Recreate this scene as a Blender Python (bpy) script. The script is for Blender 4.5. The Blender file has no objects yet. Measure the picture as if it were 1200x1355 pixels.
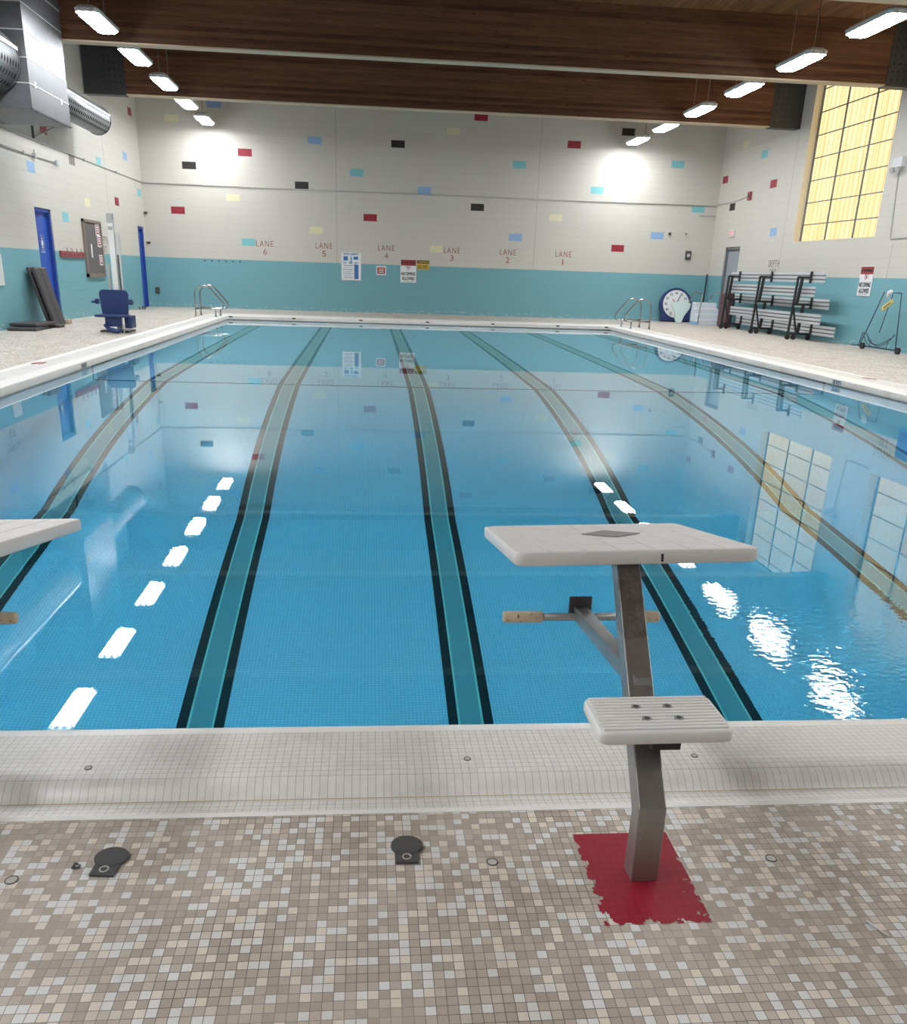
import bpy, bmesh, math, random
from mathutils import Vector, Matrix
random.seed(7)
scene = bpy.context.scene
COL = scene.collection
PI = math.pi

# ------------------------------------------------------------------ constants (metres, deck top = 0)
XL, XR, YF, YN = -6.641, 10.797, 27.994, -6.5       # room walls
CEIL = 6.0
WATER = -0.1335
PL, PR, PN, PF = -3.81, 6.777, 2.215, 24.397        # pool water rectangle
TEAL = 1.4203                                        # top of the teal band
TILE = 0.0203
LANES = [-2.95 + 1.83 * k for k in range(6)]

# ------------------------------------------------------------------ node helpers
class N:
    def __init__(s, name):
        s.m = bpy.data.materials.new(name); s.m.use_nodes = True
        s.t = s.m.node_tree; s.t.nodes.clear()
        s.out = s.t.nodes.new('ShaderNodeOutputMaterial')
    def new(s, typ, **kw):
        n = s.t.nodes.new(typ)
        for k, v in kw.items(): setattr(n, k, v)
        return n
    def put(s, sock, v):
        if v is None: return
        if isinstance(v, bpy.types.NodeSocket): s.t.links.new(v, sock)
        else:
            if sock.type == 'RGBA' and len(v) == 3: v = (*v, 1)
            sock.default_value = v
    def math(s, op, a, b=None, c=None):
        n = s.new('ShaderNodeMath', operation=op)
        for i, v in enumerate((a, b, c)):
            if v is not None: s.put(n.inputs[i], v)
        return n.outputs[0]
    def xyz(s, obj=True):
        tc = s.new('ShaderNodeTexCoord')
        sp = s.new('ShaderNodeSeparateXYZ'); s.t.links.new(tc.outputs['Object'], sp.inputs[0])
        return sp.outputs[0], sp.outputs[1], sp.outputs[2]
    def vec(s, x, y, z):
        n = s.new('ShaderNodeCombineXYZ')
        for i, v in enumerate((x, y, z)): s.put(n.inputs[i], v)
        return n.outputs[0]
    def mix(s, f, a, b, mode='MIX'):
        n = s.new('ShaderNodeMix', data_type='RGBA', blend_type=mode)
        s.put(n.inputs[0], f); s.put(n.inputs[6], a); s.put(n.inputs[7], b)
        return n.outputs[2]
    def noise(s, vec, scale, detail=3, rough=0.55):
        n = s.new('ShaderNodeTexNoise')
        s.put(n.inputs['Vector'], vec); n.inputs['Scale'].default_value = scale
        n.inputs['Detail'].default_value = detail; n.inputs['Roughness'].default_value = rough
        return n.outputs[0]
    def ramp(s, f, stops, interp='LINEAR'):
        n = s.new('ShaderNodeValToRGB'); cr = n.color_ramp; cr.interpolation = interp
        while len(cr.elements) < len(stops): cr.elements.new(0.5)
        for e, (p, c) in zip(cr.elements, stops):
            e.position = p; e.color = (*c, 1) if len(c) == 3 else c
        s.put(n.inputs[0], f); return n.outputs[0]
    def line(s, x, x0, pitch, half):
        """1 on a grid line of half width `half`, else 0"""
        f = s.math('FRACT', s.math('DIVIDE', s.math('SUBTRACT', x, x0), pitch))
        d = s.math('ABSOLUTE', s.math('SUBTRACT', f, 0.5))
        return s.math('GREATER_THAN', d, 0.5 - half / pitch)
    def bsdf(s, col, rough=0.5, metal=0.0, spec=0.5, bump=None, bdist=0.002, bstr=1.0):
        b = s.new('ShaderNodeBsdfPrincipled')
        s.put(b.inputs['Base Color'], col); s.put(b.inputs['Roughness'], rough)
        s.put(b.inputs['Metallic'], metal); b.inputs['Specular IOR Level'].default_value = spec
        if bump is not None:
            n = s.new('ShaderNodeBump'); n.inputs['Distance'].default_value = bdist
            n.inputs['Strength'].default_value = bstr
            s.put(n.inputs['Height'], bump); s.t.links.new(n.outputs[0], b.inputs['Normal'])
        s.t.links.new(b.outputs[0], s.out.inputs[0]); return b

def plain(name, col, rough=0.5, metal=0.0, spec=0.5, vary=0.0, scale=8):
    n = N(name); c = col
    if vary:
        x, y, z = n.xyz(); f = n.noise(n.vec(x, y, z), scale, 5)
        c = n.mix(f, tuple(v * (1 - vary) for v in col), tuple(min(1, v * (1 + vary)) for v in col))
    n.bsdf(c, rough, metal, spec); return n.m

# ------------------------------------------------------------------ materials
def mat_wall(name, axis, u0):
    n = N(name); x, y, z = n.xyz(); u = x if axis == 'x' else y
    cream = (0.60, 0.575, 0.52); teal = (0.175, 0.40, 0.46)
    big = n.noise(n.vec(x, y, z), 0.6, 4)
    c = n.mix(n.math('GREATER_THAN', z, TEAL), teal, cream)
    c = n.mix(n.math('MULTIPLY', big, 0.14), c, (0.55, 0.55, 0.50), 'MULTIPLY')
    lu = n.line(u, u0, 0.4064, 0.004); lv = n.line(z, TEAL, 0.2032, 0.005)
    lv = n.math('MULTIPLY', lv, 1.0); j = n.math('MAXIMUM', n.math('MULTIPLY', lu, 0.5), lv)
    c = n.mix(n.math('MULTIPLY', j, 0.22), c, (0.30, 0.29, 0.27), 'MIX')
    # peeling paint in a low band above the deck
    pn = n.noise(n.vec(x, y, n.math('MULTIPLY', z, 2.0)), 9, 5, 0.7)
    low = n.math('LESS_THAN', z, 0.11)
    peel = n.math('MULTIPLY', low, n.math('GREATER_THAN', pn, 0.57))
    c = n.mix(n.math('MULTIPLY', peel, 0.55), c, (0.62, 0.66, 0.66))
    fine = n.noise(n.vec(x, y, z), 60, 3)
    h = n.math('SUBTRACT', n.math('MULTIPLY', fine, 0.25), j)
    n.bsdf(c, 0.55, bump=h, bdist=0.003, bstr=0.5, spec=0.35); return n.m

def mat_mosaic():
    n = N('deck_mosaic'); x, y, z = n.xyz()
    cx = n.math('FLOOR', n.math('DIVIDE', x, TILE)); cy = n.math('FLOOR', n.math('DIVIDE', y, TILE))
    w = n.new('ShaderNodeTexWhiteNoise', noise_dimensions='2D'); n.put(w.inputs['Vector'], n.vec(cx, cy, 0.0))
    # a slow drift makes clusters of pale and dark tiles
    drift = n.noise(n.vec(n.math('MULTIPLY', cx, 0.11), n.math('MULTIPLY', cy, 0.11), 0.0), 1.0, 2)
    v = n.math('ADD', w.outputs['Value'], n.math('MULTIPLY', n.math('SUBTRACT', drift, 0.5), 0.35))
    col = n.ramp(v, [(0.0, (0.52, 0.445, 0.375)), (0.28, (0.59, 0.515, 0.44)), (0.50, (0.66, 0.585, 0.495)),
                     (0.62, (0.77, 0.695, 0.595)), (0.79, (0.76, 0.755, 0.745))], 'CONSTANT')
    sp = n.noise(n.vec(x, y, 0.0), 700, 2, 0.6)
    dark = n.math('LESS_THAN', v, 0.64)
    col = n.mix(n.math('MULTIPLY', dark, n.math('MULTIPLY', n.math('SUBTRACT', sp, 0.35), 1.05)), col, (0.15, 0.12, 0.10))
    g = n.math('MAXIMUM', n.line(x, 0, TILE, 0.00075), n.line(y, 0, TILE, 0.00075))
    gd = n.noise(n.vec(x, y, 0.0), 1.7, 3)
    gc = n.ramp(gd, [(0.35, (0.09, 0.075, 0.065)), (0.62, (0.40, 0.37, 0.335))])
    col = n.mix(g, col, gc)
    dirt = n.ramp(n.noise(n.vec(x, y, 0.0), 2.6, 6, 0.65), [(0.30, (0.80, 0.77, 0.73)), (0.55, (1, 1, 1))])
    col = n.mix(1.0, col, dirt, 'MULTIPLY')
    n.bsdf(col, 0.48, bump=n.math('SUBTRACT', n.math('MULTIPLY', sp, 0.12), g), bdist=0.0008, bstr=0.6, spec=0.35); return n.m

def mat_coping():
    n = N('coping_tile'); x, y, z = n.xyz()
    w = n.new('ShaderNodeTexWhiteNoise', noise_dimensions='2D')
    n.put(w.inputs['Vector'], n.vec(n.math('FLOOR', n.math('DIVIDE', x, TILE)), n.math('FLOOR', n.math('DIVIDE', y, TILE)), 0.0))
    col = n.mix(w.outputs['Value'], (0.755, 0.725, 0.68), (0.80, 0.775, 0.735))
    geo = n.new('ShaderNodeNewGeometry'); sp = n.new('ShaderNodeSeparateXYZ'); n.t.links.new(geo.outputs['True Normal'], sp.inputs[0])
    gx = n.math('MULTIPLY', n.line(x, 0, TILE, 0.00060), n.math('LESS_THAN', n.math('ABSOLUTE', sp.outputs[0]), 0.30))
    gy = n.math('MULTIPLY', n.line(y, 0, TILE, 0.00060), n.math('LESS_THAN', n.math('ABSOLUTE', sp.outputs[1]), 0.30))
    g = n.math('MAXIMUM', gx, gy)
    col = n.mix(n.math('MULTIPLY', g, 0.8), col, (0.25, 0.225, 0.195))
    st = n.noise(n.vec(x, y, z), 3.2, 5, 0.7)
    col = n.mix(n.math('MULTIPLY', n.ramp(st, [(0.52, (0, 0, 0)), (0.75, (1, 1, 1))]), 0.4), col, (0.42, 0.37, 0.28))
    n.bsdf(col, 0.33, spec=0.45); return n.m

def mat_basin():
    n = N('pool_tile'); x, y, z = n.xyz()
    # lane markings on the floor
    t = n.math('SUBTRACT', n.math('MODULO', n.math('ADD', x, 2.95 + 0.915 + 18.3), 1.83), 0.915)
    a = n.math('ABSOLUTE', t)
    geo = n.new('ShaderNodeNewGeometry'); nz = n.new('ShaderNodeSeparateXYZ'); n.t.links.new(geo.outputs['Normal'], nz.inputs[0])
    flat = n.math('GREATER_THAN', nz.outputs[2], 0.5)
    inside = n.math('MULTIPLY', n.math('LESS_THAN', y, 23.45), n.math('GREATER_THAN', x, -3.3))
    inside = n.math('MULTIPLY', inside, flat)
    base_w = n.new('ShaderNodeTexWhiteNoise', noise_dimensions='3D'); P = 0.026
    n.put(base_w.inputs['Vector'], n.vec(n.math('FLOOR', n.math('DIVIDE', x, P)), n.math('FLOOR', n.math('DIVIDE', y, P)), n.math('FLOOR', n.math('DIVIDE', z, P))))
    col = n.mix(base_w.outputs['Value'], (0.70, 0.86, 0.93), (0.76, 0.90, 0.96))
    g = n.math('MAXIMUM', n.line(x, 0, P, 0.0014), n.line(y, 0, P, 0.0014))
    col = n.mix(n.math('MULTIPLY', g, 0.55), col, (0.22, 0.36, 0.45))
    def band(lo, hi): return n.math('MULTIPLY', n.math('MULTIPLY', n.math('GREATER_THAN', a, lo), n.math('LESS_THAN', a, hi)), inside)
    col = n.mix(band(-1, 0.085), col, (0.36, 0.50, 0.46))
    col = n.mix(band(0.072, 0.088), col, (0.60, 0.86, 0.70))
    col = n.mix(band(0.088, 0.155), col, (0.030, 0.040, 0.038))
    tee = n.math('MULTIPLY', n.math('MULTIPLY', n.math('LESS_THAN', a, 0.40), n.math('GREATER_THAN', y, 23.45)), n.math('LESS_THAN', y, 23.65))
    col = n.mix(n.math('MULTIPLY', n.math('MULTIPLY', tee, flat), n.math('GREATER_THAN', x, -3.4)), col, (0.035, 0.045, 0.045))
    brk = n.math('LESS_THAN', n.math('ABSOLUTE', n.math('SUBTRACT', y, 12.4)), 0.03)
    col = n.mix(brk, col, (0.025, 0.03, 0.035))
    n.bsdf(col, 0.5, spec=0.2); return n.m

def mat_water():
    n = N('pool_water'); x, y, z = n.xyz()
    gl = n.new('ShaderNodeBsdfGlass'); gl.inputs['IOR'].default_value = 1.333; gl.inputs['Roughness'].default_value = 0.0
    gl.inputs['Color'].default_value = (1, 1, 1, 1)
    # stirred patch in the near right corner, faint swell elsewhere
    def smooth(v, a, b):
        m = n.new('ShaderNodeMapRange', interpolation_type='SMOOTHSTEP'); n.put(m.inputs[0], v)
        m.inputs[1].default_value = a; m.inputs[2].default_value = b; return m.outputs[0]
    patch = n.math('MULTIPLY', smooth(x, 1.25, 1.75), n.math('SUBTRACT', 1.0, smooth(y, 3.0, 3.9)))
    dx = n.math('SUBTRACT', x, -1.35); dy = n.math('SUBTRACT', y, 4.7)
    rr = n.math('SQRT', n.math('ADD', n.math('MULTIPLY', dx, dx), n.math('MULTIPLY', n.math('MULTIPLY', dy, dy), 0.3)))
    patch2 = n.math('MULTIPLY', n.math('SUBTRACT', 1.0, smooth(rr, 0.15, 0.9)), 0.035)
    amp = n.math('ADD', n.math('ADD', n.math('MULTIPLY', patch, 0.31), patch2), 0.004)
    warp = n.vec(x, n.math('MULTIPLY', y, 1.5), 0.0)
    h1 = n.noise(warp, 21.0, 2, 0.5); h2 = n.noise(warp, 3.2, 1, 0.5)
    h = n.math('MULTIPLY', n.math('ADD', n.math('MULTIPLY', h1, 0.75), n.math('MULTIPLY', h2, 0.5)), amp)
    b = n.new('ShaderNodeBump'); b.inputs['Distance'].default_value = 0.0045; b.inputs['Strength'].default_value = 1.0
    n.put(b.inputs['Height'], h); n.t.links.new(b.outputs[0], gl.inputs['Normal'])
    n.t.links.new(gl.outputs[0], n.out.inputs['Surface'])
    va = n.new('ShaderNodeVolumeAbsorption'); va.inputs['Color'].default_value = (0.775, 0.953, 0.992, 1); va.inputs['Density'].default_value = 1.0
    n.t.links.new(va.outputs[0], n.out.inputs['Volume']); return n.m

def mat_wood(name, dark, light, axis, plank):
    """axis: grain direction ('x' or 'y'); plank: board height or width"""
    n = N(name); x, y, z = n.xyz()
    u, v = (x, z) if axis == 'x' else (y, x)
    row = n.math('FLOOR', n.math('DIVIDE', v, plank))
    w = n.new('ShaderNodeTexWhiteNoise', noise_dimensions='1D'); n.put(w.inputs['W'], row)
    g = n.noise(n.vec(n.math('MULTIPLY', u, 0.5), n.math('MULTIPLY', v, 6.0), n.math('MULTIPLY', w.outputs['Value'], 40.0)), 2.2, 6, 0.65)
    f = n.math('ADD', n.math('MULTIPLY', g, 0.85), n.math('MULTIPLY', n.math('SUBTRACT', w.outputs['Value'], 0.5), 0.30))
    col = n.ramp(f, [(0.22, dark), (0.75, light)])
    # knots
    vo = n.new('ShaderNodeTexVoronoi'); n.put(vo.inputs['Vector'], n.vec(n.math('MULTIPLY', u, 1.0), n.math('MULTIPLY', v, 3.5), 0.0)); vo.inputs['Scale'].default_value = 1.3
    kn = n.math('LESS_THAN', vo.outputs['Distance'], 0.055)
    col = n.mix(n.math('MULTIPLY', kn, 0.75), col, tuple(c * 0.25 for c in dark))
    ln = n.line(v, 0, plank, 0.003 if axis == 'x' else 0.012)
    col = n.mix(n.math('MULTIPLY', ln, 0.28), col, tuple(c * 0.35 for c in dark))
    n.bsdf(col, 0.6, spec=0.25); return n.m

def mat_galv(name, c1, c2, rough=0.3):
    n = N(name); x, y, z = n.xyz()
    f = n.noise(n.vec(x, n.math('MULTIPLY', y, 2), z), 5, 5, 0.7)
    n.bsdf(n.mix(f, c1, c2), n.math('ADD', n.math('MULTIPLY', f, 0.2), rough - 0.1), 0.65, bump=n.noise(n.vec(x, y, z), 2.0, 2), bdist=0.02, bstr=0.35); return n.m

def mat_duct():
    n = N('perforated_sheet'); x, y, z = n.xyz()
    ang = n.math('MULTIPLY', n.math('ARCTAN2', z, x), 0.3)
    P = 0.11
    row = n.math('FLOOR', n.math('DIVIDE', ang, P))
    off = n.math('MULTIPLY', n.math('MODULO', n.math('ABSOLUTE', row), 2.0), P * 0.5)
    fu = n.math('SUBTRACT', n.math('FRACT', n.math('DIVIDE', n.math('ADD', y, off), P)), 0.5)
    fv = n.math('SUBTRACT', n.math('FRACT', n.math('DIVIDE', ang, P)), 0.5)
    d = n.math('SQRT', n.math('ADD', n.math('MULTIPLY', fu, fu), n.math('MULTIPLY', fv, fv)))
    hole = n.math('LESS_THAN', d, 0.30)
    lower = n.math('LESS_THAN', n.math('ABSOLUTE', n.math('ADD', n.math('DIVIDE', ang, 0.3), 0.55)), 0.55)
    col = n.mix(n.math('MULTIPLY', hole, lower), (0.20, 0.21, 0.215), (0.006, 0.006, 0.006))
    n.bsdf(col, n.math('ADD', 0.42, n.math('MULTIPLY', n.math('MULTIPLY', hole, lower), 0.5)), n.math('SUBTRACT', 0.75, n.math('MULTIPLY', hole, 0.5))); return n.m

def mat_pane():
    n = N('translucent_panel'); x, y, z = n.xyz()
    w = n.noise(n.vec(x, n.math('MULTIPLY', y, 7.0), n.math('MULTIPLY', z, 0.35)), 1.0, 4)
    col = n.ramp(w, [(0.3, (0.96, 0.66, 0.27)), (0.52, (1.0, 0.80, 0.42)), (0.72, (1.0, 0.90, 0.56))])
    ribs = n.line(y, 18.79, 0.2094, 0.013)
    col = n.mix(n.math('MULTIPLY', ribs, 0.62), col, (0.45, 0.28, 0.10))
    e = n.new('ShaderNodeEmission'); n.put(e.inputs[0], col); e.inputs[1].default_value = 0.262
    n.t.links.new(e.outputs[0], n.out.inputs[0]); return n.m

def mat_lamp(name='lamp_diffuser', k=1.0):
    n = N(name); x, y, z = n.xyz()
    s = n.math('ADD', 0.56, n.math('MULTIPLY', n.math('COSINE', n.math('MULTIPLY', x, 2 * PI / 0.115)), 0.44))
    e = n.new('ShaderNodeEmission'); e.inputs[0].default_value = (0.94, 0.97, 1.0, 1)
    n.put(e.inputs[1], n.math('MULTIPLY', s, LAMP * k)); n.t.links.new(e.outputs[0], n.out.inputs[0]); return n.m
LAMP = 25.0

M = {}
M['wall_x'] = mat_wall('painted_block_back', 'x', -5.6463 + 0.2032)
M['wall_y'] = mat_wall('painted_block_side', 'y', 0.07)
M['mosaic'] = mat_mosaic(); M['coping'] = mat_coping(); M['basin'] = mat_basin(); M['water'] = mat_water()
M['beam'] = mat_wood('beam_wood', (0.070, 0.029, 0.015), (0.225, 0.101, 0.052), 'x', 0.0365 * 2)
M['deckwood'] = mat_wood('ceiling_plank', (0.16, 0.07, 0.03), (0.34, 0.165, 0.075), 'y', 0.13)
M['galv'] = mat_galv('galvanised_sheet', (0.10, 0.102, 0.11), (0.23, 0.235, 0.25), 0.46)
M['duct'] = mat_duct(); M['pane'] = mat_pane(); M['lamp'] = mat_lamp(); M['lampside'] = mat_lamp('lamp_diffuser_edge', 1.7); M['lampend'] = mat_lamp('lamp_diffuser_end', 0.12)
M['trimcream'] = plain('cream_paint', (0.55, 0.43, 0.30), 0.6)
M['jamb'] = plain('jamb_paint', (0.74, 0.66, 0.50), 0.6)
M['steelblack'] = plain('painted_steel_plate', (0.045, 0.047, 0.05), 0.55, vary=0.2)
M['black'] = plain('black_paint', (0.016, 0.016, 0.018), 0.5)
M['darkgrey'] = plain('dark_grey', (0.075, 0.073, 0.073), 0.6, vary=0.25, scale=30)
M['foam'] = plain('mat_vinyl', (0.060, 0.052, 0.054), 0.5, vary=0.35, scale=5)
M['white'] = plain('white_plastic', (0.83, 0.815, 0.79), 0.42)
M['fibre'] = plain('fibreglass', (0.735, 0.70, 0.68), 0.5, vary=0.05, scale=12)
M['chrome'] = plain('polished_steel', (0.36, 0.365, 0.37), 0.24, 1.0)
M['alu'] = plain('aluminium', (0.66, 0.67, 0.68), 0.42, 0.35)
def mat_post():
    n = N('weathered_stainless'); x, y, z = n.xyz()
    f = n.noise(n.vec(x, y, n.math('MULTIPLY', z, 0.6)), 22, 6, 0.7)
    g = n.noise(n.vec(x, y, z), 140, 2)
    c = n.mix(f, (0.25, 0.235, 0.22), (0.40, 0.385, 0.37))
    grime = n.math('MULTIPLY', n.math('GREATER_THAN', n.math('ADD', z, n.math('MULTIPLY', f, 0.04)), 0.45), n.ramp(f, [(0.30, (1, 1, 1)), (0.60, (0.25, 0.25, 0.25))]))
    c = n.mix(n.math('MULTIPLY', grime, 0.8), c, (0.10, 0.07, 0.05))
    n.bsdf(c, n.math('ADD', 0.30, n.math('MULTIPLY', g, 0.2)), 0.75); return n.m
M['post'] = mat_post()
def mat_grip():
    n = N('foam_grip'); x, y, z = n.xyz()
    f = n.noise(n.vec(x, y, z), 70, 3, 0.6)
    n.bsdf(n.ramp(f, [(0.0, (0.10, 0.07, 0.045)), (0.34, (0.12, 0.085, 0.055)), (0.37, (0.55, 0.42, 0.29)), (0.8, (0.64, 0.52, 0.38))]), 0.75); return n.m
M['grip'] = mat_grip()
def mat_redpaint():
    n = N('red_floor_paint'); x, y, z = n.xyz()
    g = n.math('MAXIMUM', n.line(x, 0, TILE, 0.0005), n.line(y, 0, TILE, 0.0005))
    f = n.noise(n.vec(x, y, z), 18, 5)
    c = n.mix(f, (0.27, 0.008, 0.022), (0.35, 0.014, 0.034))
    c = n.mix(n.math('MULTIPLY', g, 0.35), c, (0.50, 0.10, 0.12))
    n.bsdf(c, 0.38, spec=0.5); return n.m
M['redpaint'] = mat_redpaint()
M['blue'] = plain('blue_plastic', (0.016, 0.034, 0.135), 0.45)
M['bluedoor'] = plain('blue_door_paint', (0.025, 0.09, 0.44), 0.4)
M['bluedark'] = plain('blue_jamb_paint', (0.018, 0.055, 0.30), 0.45)
M['greydoor'] = plain('grey_door_paint', (0.30, 0.32, 0.36), 0.45)
M['greydk'] = plain('grey_frame_paint', (0.16, 0.17, 0.18), 0.5)
M['letter'] = plain('stencil_red', (0.27, 0.05, 0.055), 0.6)
M['letterdk'] = plain('stencil_dark', (0.13, 0.075, 0.07), 0.6)
M['signwhite'] = plain('sign_white', (0.78, 0.79, 0.80), 0.35)
M['signred'] = plain('sign_red', (0.33, 0.035, 0.04), 0.4)
M['signblue'] = plain('sign_blue', (0.05, 0.16, 0.42), 0.4)
M['signyellow'] = plain('sign_yellow', (0.62, 0.42, 0.03), 0.4)
M['ink'] = plain('sign_black', (0.03, 0.03, 0.035), 0.5)
M['pinkglow'] = None
M['b_red'] = plain('block_red', (0.30, 0.012, 0.03), 0.45)
M['b_black'] = plain('block_black', (0.022, 0.018, 0.016), 0.45)
M['b_blue'] = plain('block_blue', (0.26, 0.42, 0.66), 0.5)
M['b_teal'] = plain('block_teal', (0.20, 0.52, 0.56), 0.5)
M['b_yellow'] = plain('block_yellow', (0.70, 0.66, 0.44), 0.5)
M['b_grey'] = plain('block_grey', (0.19, 0.17, 0.15), 0.5)
M['joint'] = plain('joint_sealant', (0.33, 0.32, 0.30), 0.7)
M['pipe'] = plain('painted_conduit', (0.45, 0.44, 0.42), 0.5)
M['box_white'] = plain('housing_white', (0.62, 0.63, 0.64), 0.45)
M['paper'] = plain('paper', (0.80, 0.80, 0.80), 0.7)
M['cork'] = plain('board_face', (0.125, 0.115, 0.11), 0.7, vary=0.15, scale=40)
M['brownwood'] = plain('frame_wood', (0.22, 0.175, 0.14), 0.6)
M['rackred'] = plain('rack_red', (0.30, 0.05, 0.055), 0.5)
M['maroon'] = plain('maroon_vinyl', (0.10, 0.045, 0.05), 0.5)
M['tan'] = plain('tan_wood', (0.42, 0.36, 0.25), 0.7)
M['rubber'] = plain('rubber', (0.02, 0.02, 0.022), 0.7)
M['greenish'] = plain('pale_green_plastic', (0.58, 0.72, 0.68), 0.45)
M['steps'] = plain('step_plastic', (0.64, 0.70, 0.76), 0.45)
M['yellowbit'] = plain('yellow_plastic', (0.62, 0.50, 0.16), 0.5)
M['wire'] = plain('dark_blue_wire', (0.03, 0.06, 0.09), 0.45)
M['ring'] = plain('cap_seam', (0.07, 0.065, 0.06), 0.6)
M['cap'] = plain('cap_metal', (0.50, 0.48, 0.45), 0.4)
M['orangestain'] = plain('grout_stain', (0.52, 0.44, 0.30), 0.5)
M['bullnose'] = plain('white_bullnose_tile', (0.86, 0.845, 0.81), 0.3)
M['green'] = plain('dark_green', (0.10, 0.28, 0.14), 0.5)

# ------------------------------------------------------------------ mesh builder
class MB:
    def __init__(s): s.bm = bmesh.new(); s.mi = 0
    def face(s, vs):
        try:
            f = s.bm.faces.new(vs); f.material_index = s.mi; return f
        except ValueError: return None
    def quad(s, *pts): return s.face([s.bm.verts.new(p) for p in pts])
    def box(s, a, b, mtx=None, bevel=0.0):
        (x0, y0, z0), (x1, y1, z1) = a, b
        ps = [(x0,y0,z0),(x1,y0,z0),(x1,y1,z0),(x0,y1,z0),(x0,y0,z1),(x1,y0,z1),(x1,y1,z1),(x0,y1,z1)]
        v = [s.bm.verts.new(mtx @ Vector(p) if mtx else p) for p in ps]
        fs = [s.face([v[i] for i in q]) for q in ((3,2,1,0),(4,5,6,7),(0,1,5,4),(1,2,6,5),(2,3,7,6),(3,0,4,7))]
        if bevel:
            es = {e for f in fs for e in f.edges}
            r = bmesh.ops.bevel(s.bm, geom=list(es), offset=bevel, segments=2, affect='EDGES', profile=0.5)
            for f in r['faces']: f.material_index = s.mi
        return s
    def tube(s, path, r, seg=10, closed=False, cap=True):
        pts = [Vector(p) for p in path]; n = len(pts); rings = []
        prev = None
        for i, p in enumerate(pts):
            if closed: t = pts[(i + 1) % n] - pts[i - 1]
            else: t = pts[min(i + 1, n - 1)] - pts[max(i - 1, 0)]
            t.normalize()
            if prev is None:
                a = Vector((0, 0, 1)) if abs(t.z) < 0.9 else Vector((1, 0, 0)); u = t.cross(a).normalized()
            else:
                u = prev - t * prev.dot(t); u.normalize()
            prev = u; w = t.cross(u)
            rr = r[i] if isinstance(r, (list, tuple)) else r
            rings.append([s.bm.verts.new(p + (u * math.cos(k * 2 * PI / seg) + w * math.sin(k * 2 * PI / seg)) * rr) for k in range(seg)])
        m = n if closed else n - 1
        for i in range(m):
            a, b = rings[i], rings[(i + 1) % n]
            for k in range(seg): 
                f = s.face([a[k], a[(k + 1) % seg], b[(k + 1) % seg], b[k]])
                if f: f.smooth = True
        if cap and not closed:
            s.face(rings[0][::-1]); s.face(rings[-1])
        return s
    def prism(s, poly, axis, a, b):
        """extrude a 2-D polygon along axis ('x','y','z') from a to b"""
        def P(q, t):
            return {'x': (t, q[0], q[1]), 'y': (q[0], t, q[1]), 'z': (q[0], q[1], t)}[axis]
        A = [s.bm.verts.new(P(q, a)) for q in poly]; B = [s.bm.verts.new(P(q, b)) for q in poly]; n = len(poly)
        s.face(A[::-1]); s.face(B)
        for i in range(n): s.face([A[i], A[(i + 1) % n], B[(i + 1) % n], B[i]])
        return s
    def disc(s, c, r, z0, z1, seg=32, ry=None):
        ry = ry or r
        return s.prism([(c[0] + r * math.cos(k * 2 * PI / seg), c[1] + ry * math.sin(k * 2 * PI / seg)) for k in range(seg)], 'z', z0, z1)
    def torus(s, c, R, r, seg=32, axis='z'):
        pts = []
        for k in range(seg):
            a = k * 2 * PI / seg; p = (R * math.cos(a), R * math.sin(a), 0)
            if axis == 'y': p = (p[0], 0, p[1])
            if axis == 'x': p = (0, p[0], p[1])
            pts.append(Vector(c) + Vector(p))
        return s.tube(pts, r, 8, closed=True)
    def build(s, name, mats, parent=None, bevel=0.0, origin=None, label=None):
        if origin is not None:
            for v in s.bm.verts: v.co -= Vector(origin)
        bmesh.ops.recalc_face_normals(s.bm, faces=s.bm.faces)
        me = bpy.data.meshes.new(name); s.bm.to_mesh(me); s.bm.free()
        for m in (mats if isinstance(mats, (list, tuple)) else [mats]): me.materials.append(m)
        o = bpy.data.objects.new(name, me); COL.objects.link(o)
        if origin is not None: o.location = origin
        if parent is not None: o.parent = parent
        if bevel:
            md = o.modifiers.new('bevel', 'BEVEL'); md.width = bevel; md.segments = 3; md.limit_method = 'ANGLE'; md.angle_limit = 0.7
        if label: o['label'] = label
        return o

def tag(o, label=None, cat=None, group=None, kind=None):
    if label: o['label'] = label
    if cat: o['category'] = cat
    if group: o['group'] = group
    if kind: o['kind'] = kind
    return o
def empty(name, loc, rz=0.0):
    o = bpy.data.objects.new(name, None); o.location = loc; o.rotation_euler = (0, 0, rz); o.empty_display_size = 0.1
    COL.objects.link(o); return o
def dup(root, loc):
    r = root.copy(); COL.objects.link(r); r.location = loc
    for ch in list(root.children):
        c = ch.copy(); COL.objects.link(c); c.parent = r
        for g in list(ch.children):
            d = g.copy(); COL.objects.link(d); d.parent = c
    return r
def bez(p0, p1, p2, p3, n=12):
    p0, p1, p2, p3 = map(Vector, (p0, p1, p2, p3))
    return [p0 * (1 - t) ** 3 + p1 * 3 * t * (1 - t) ** 2 + p2 * 3 * t * t * (1 - t) + p3 * t ** 3 for t in [i / n for i in range(n + 1)]]
def rounded(pts, r, n=5):
    """polyline with rounded inner corners"""
    P = [Vector(p) for p in pts]; out = [P[0]]
    for a, b, c in zip(P, P[1:], P[2:]):
        d1 = (a - b); d2 = (c - b); k = min(r, d1.length * .49, d2.length * .49)
        q0 = b + d1.normalized() * k; q1 = b + d2.normalized() * k
        for i in range(n + 1):
            t = i / n; out.append(q0 * (1 - t) ** 2 + b * 2 * t * (1 - t) + q1 * t * t)
    out.append(P[-1]); return out
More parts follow.
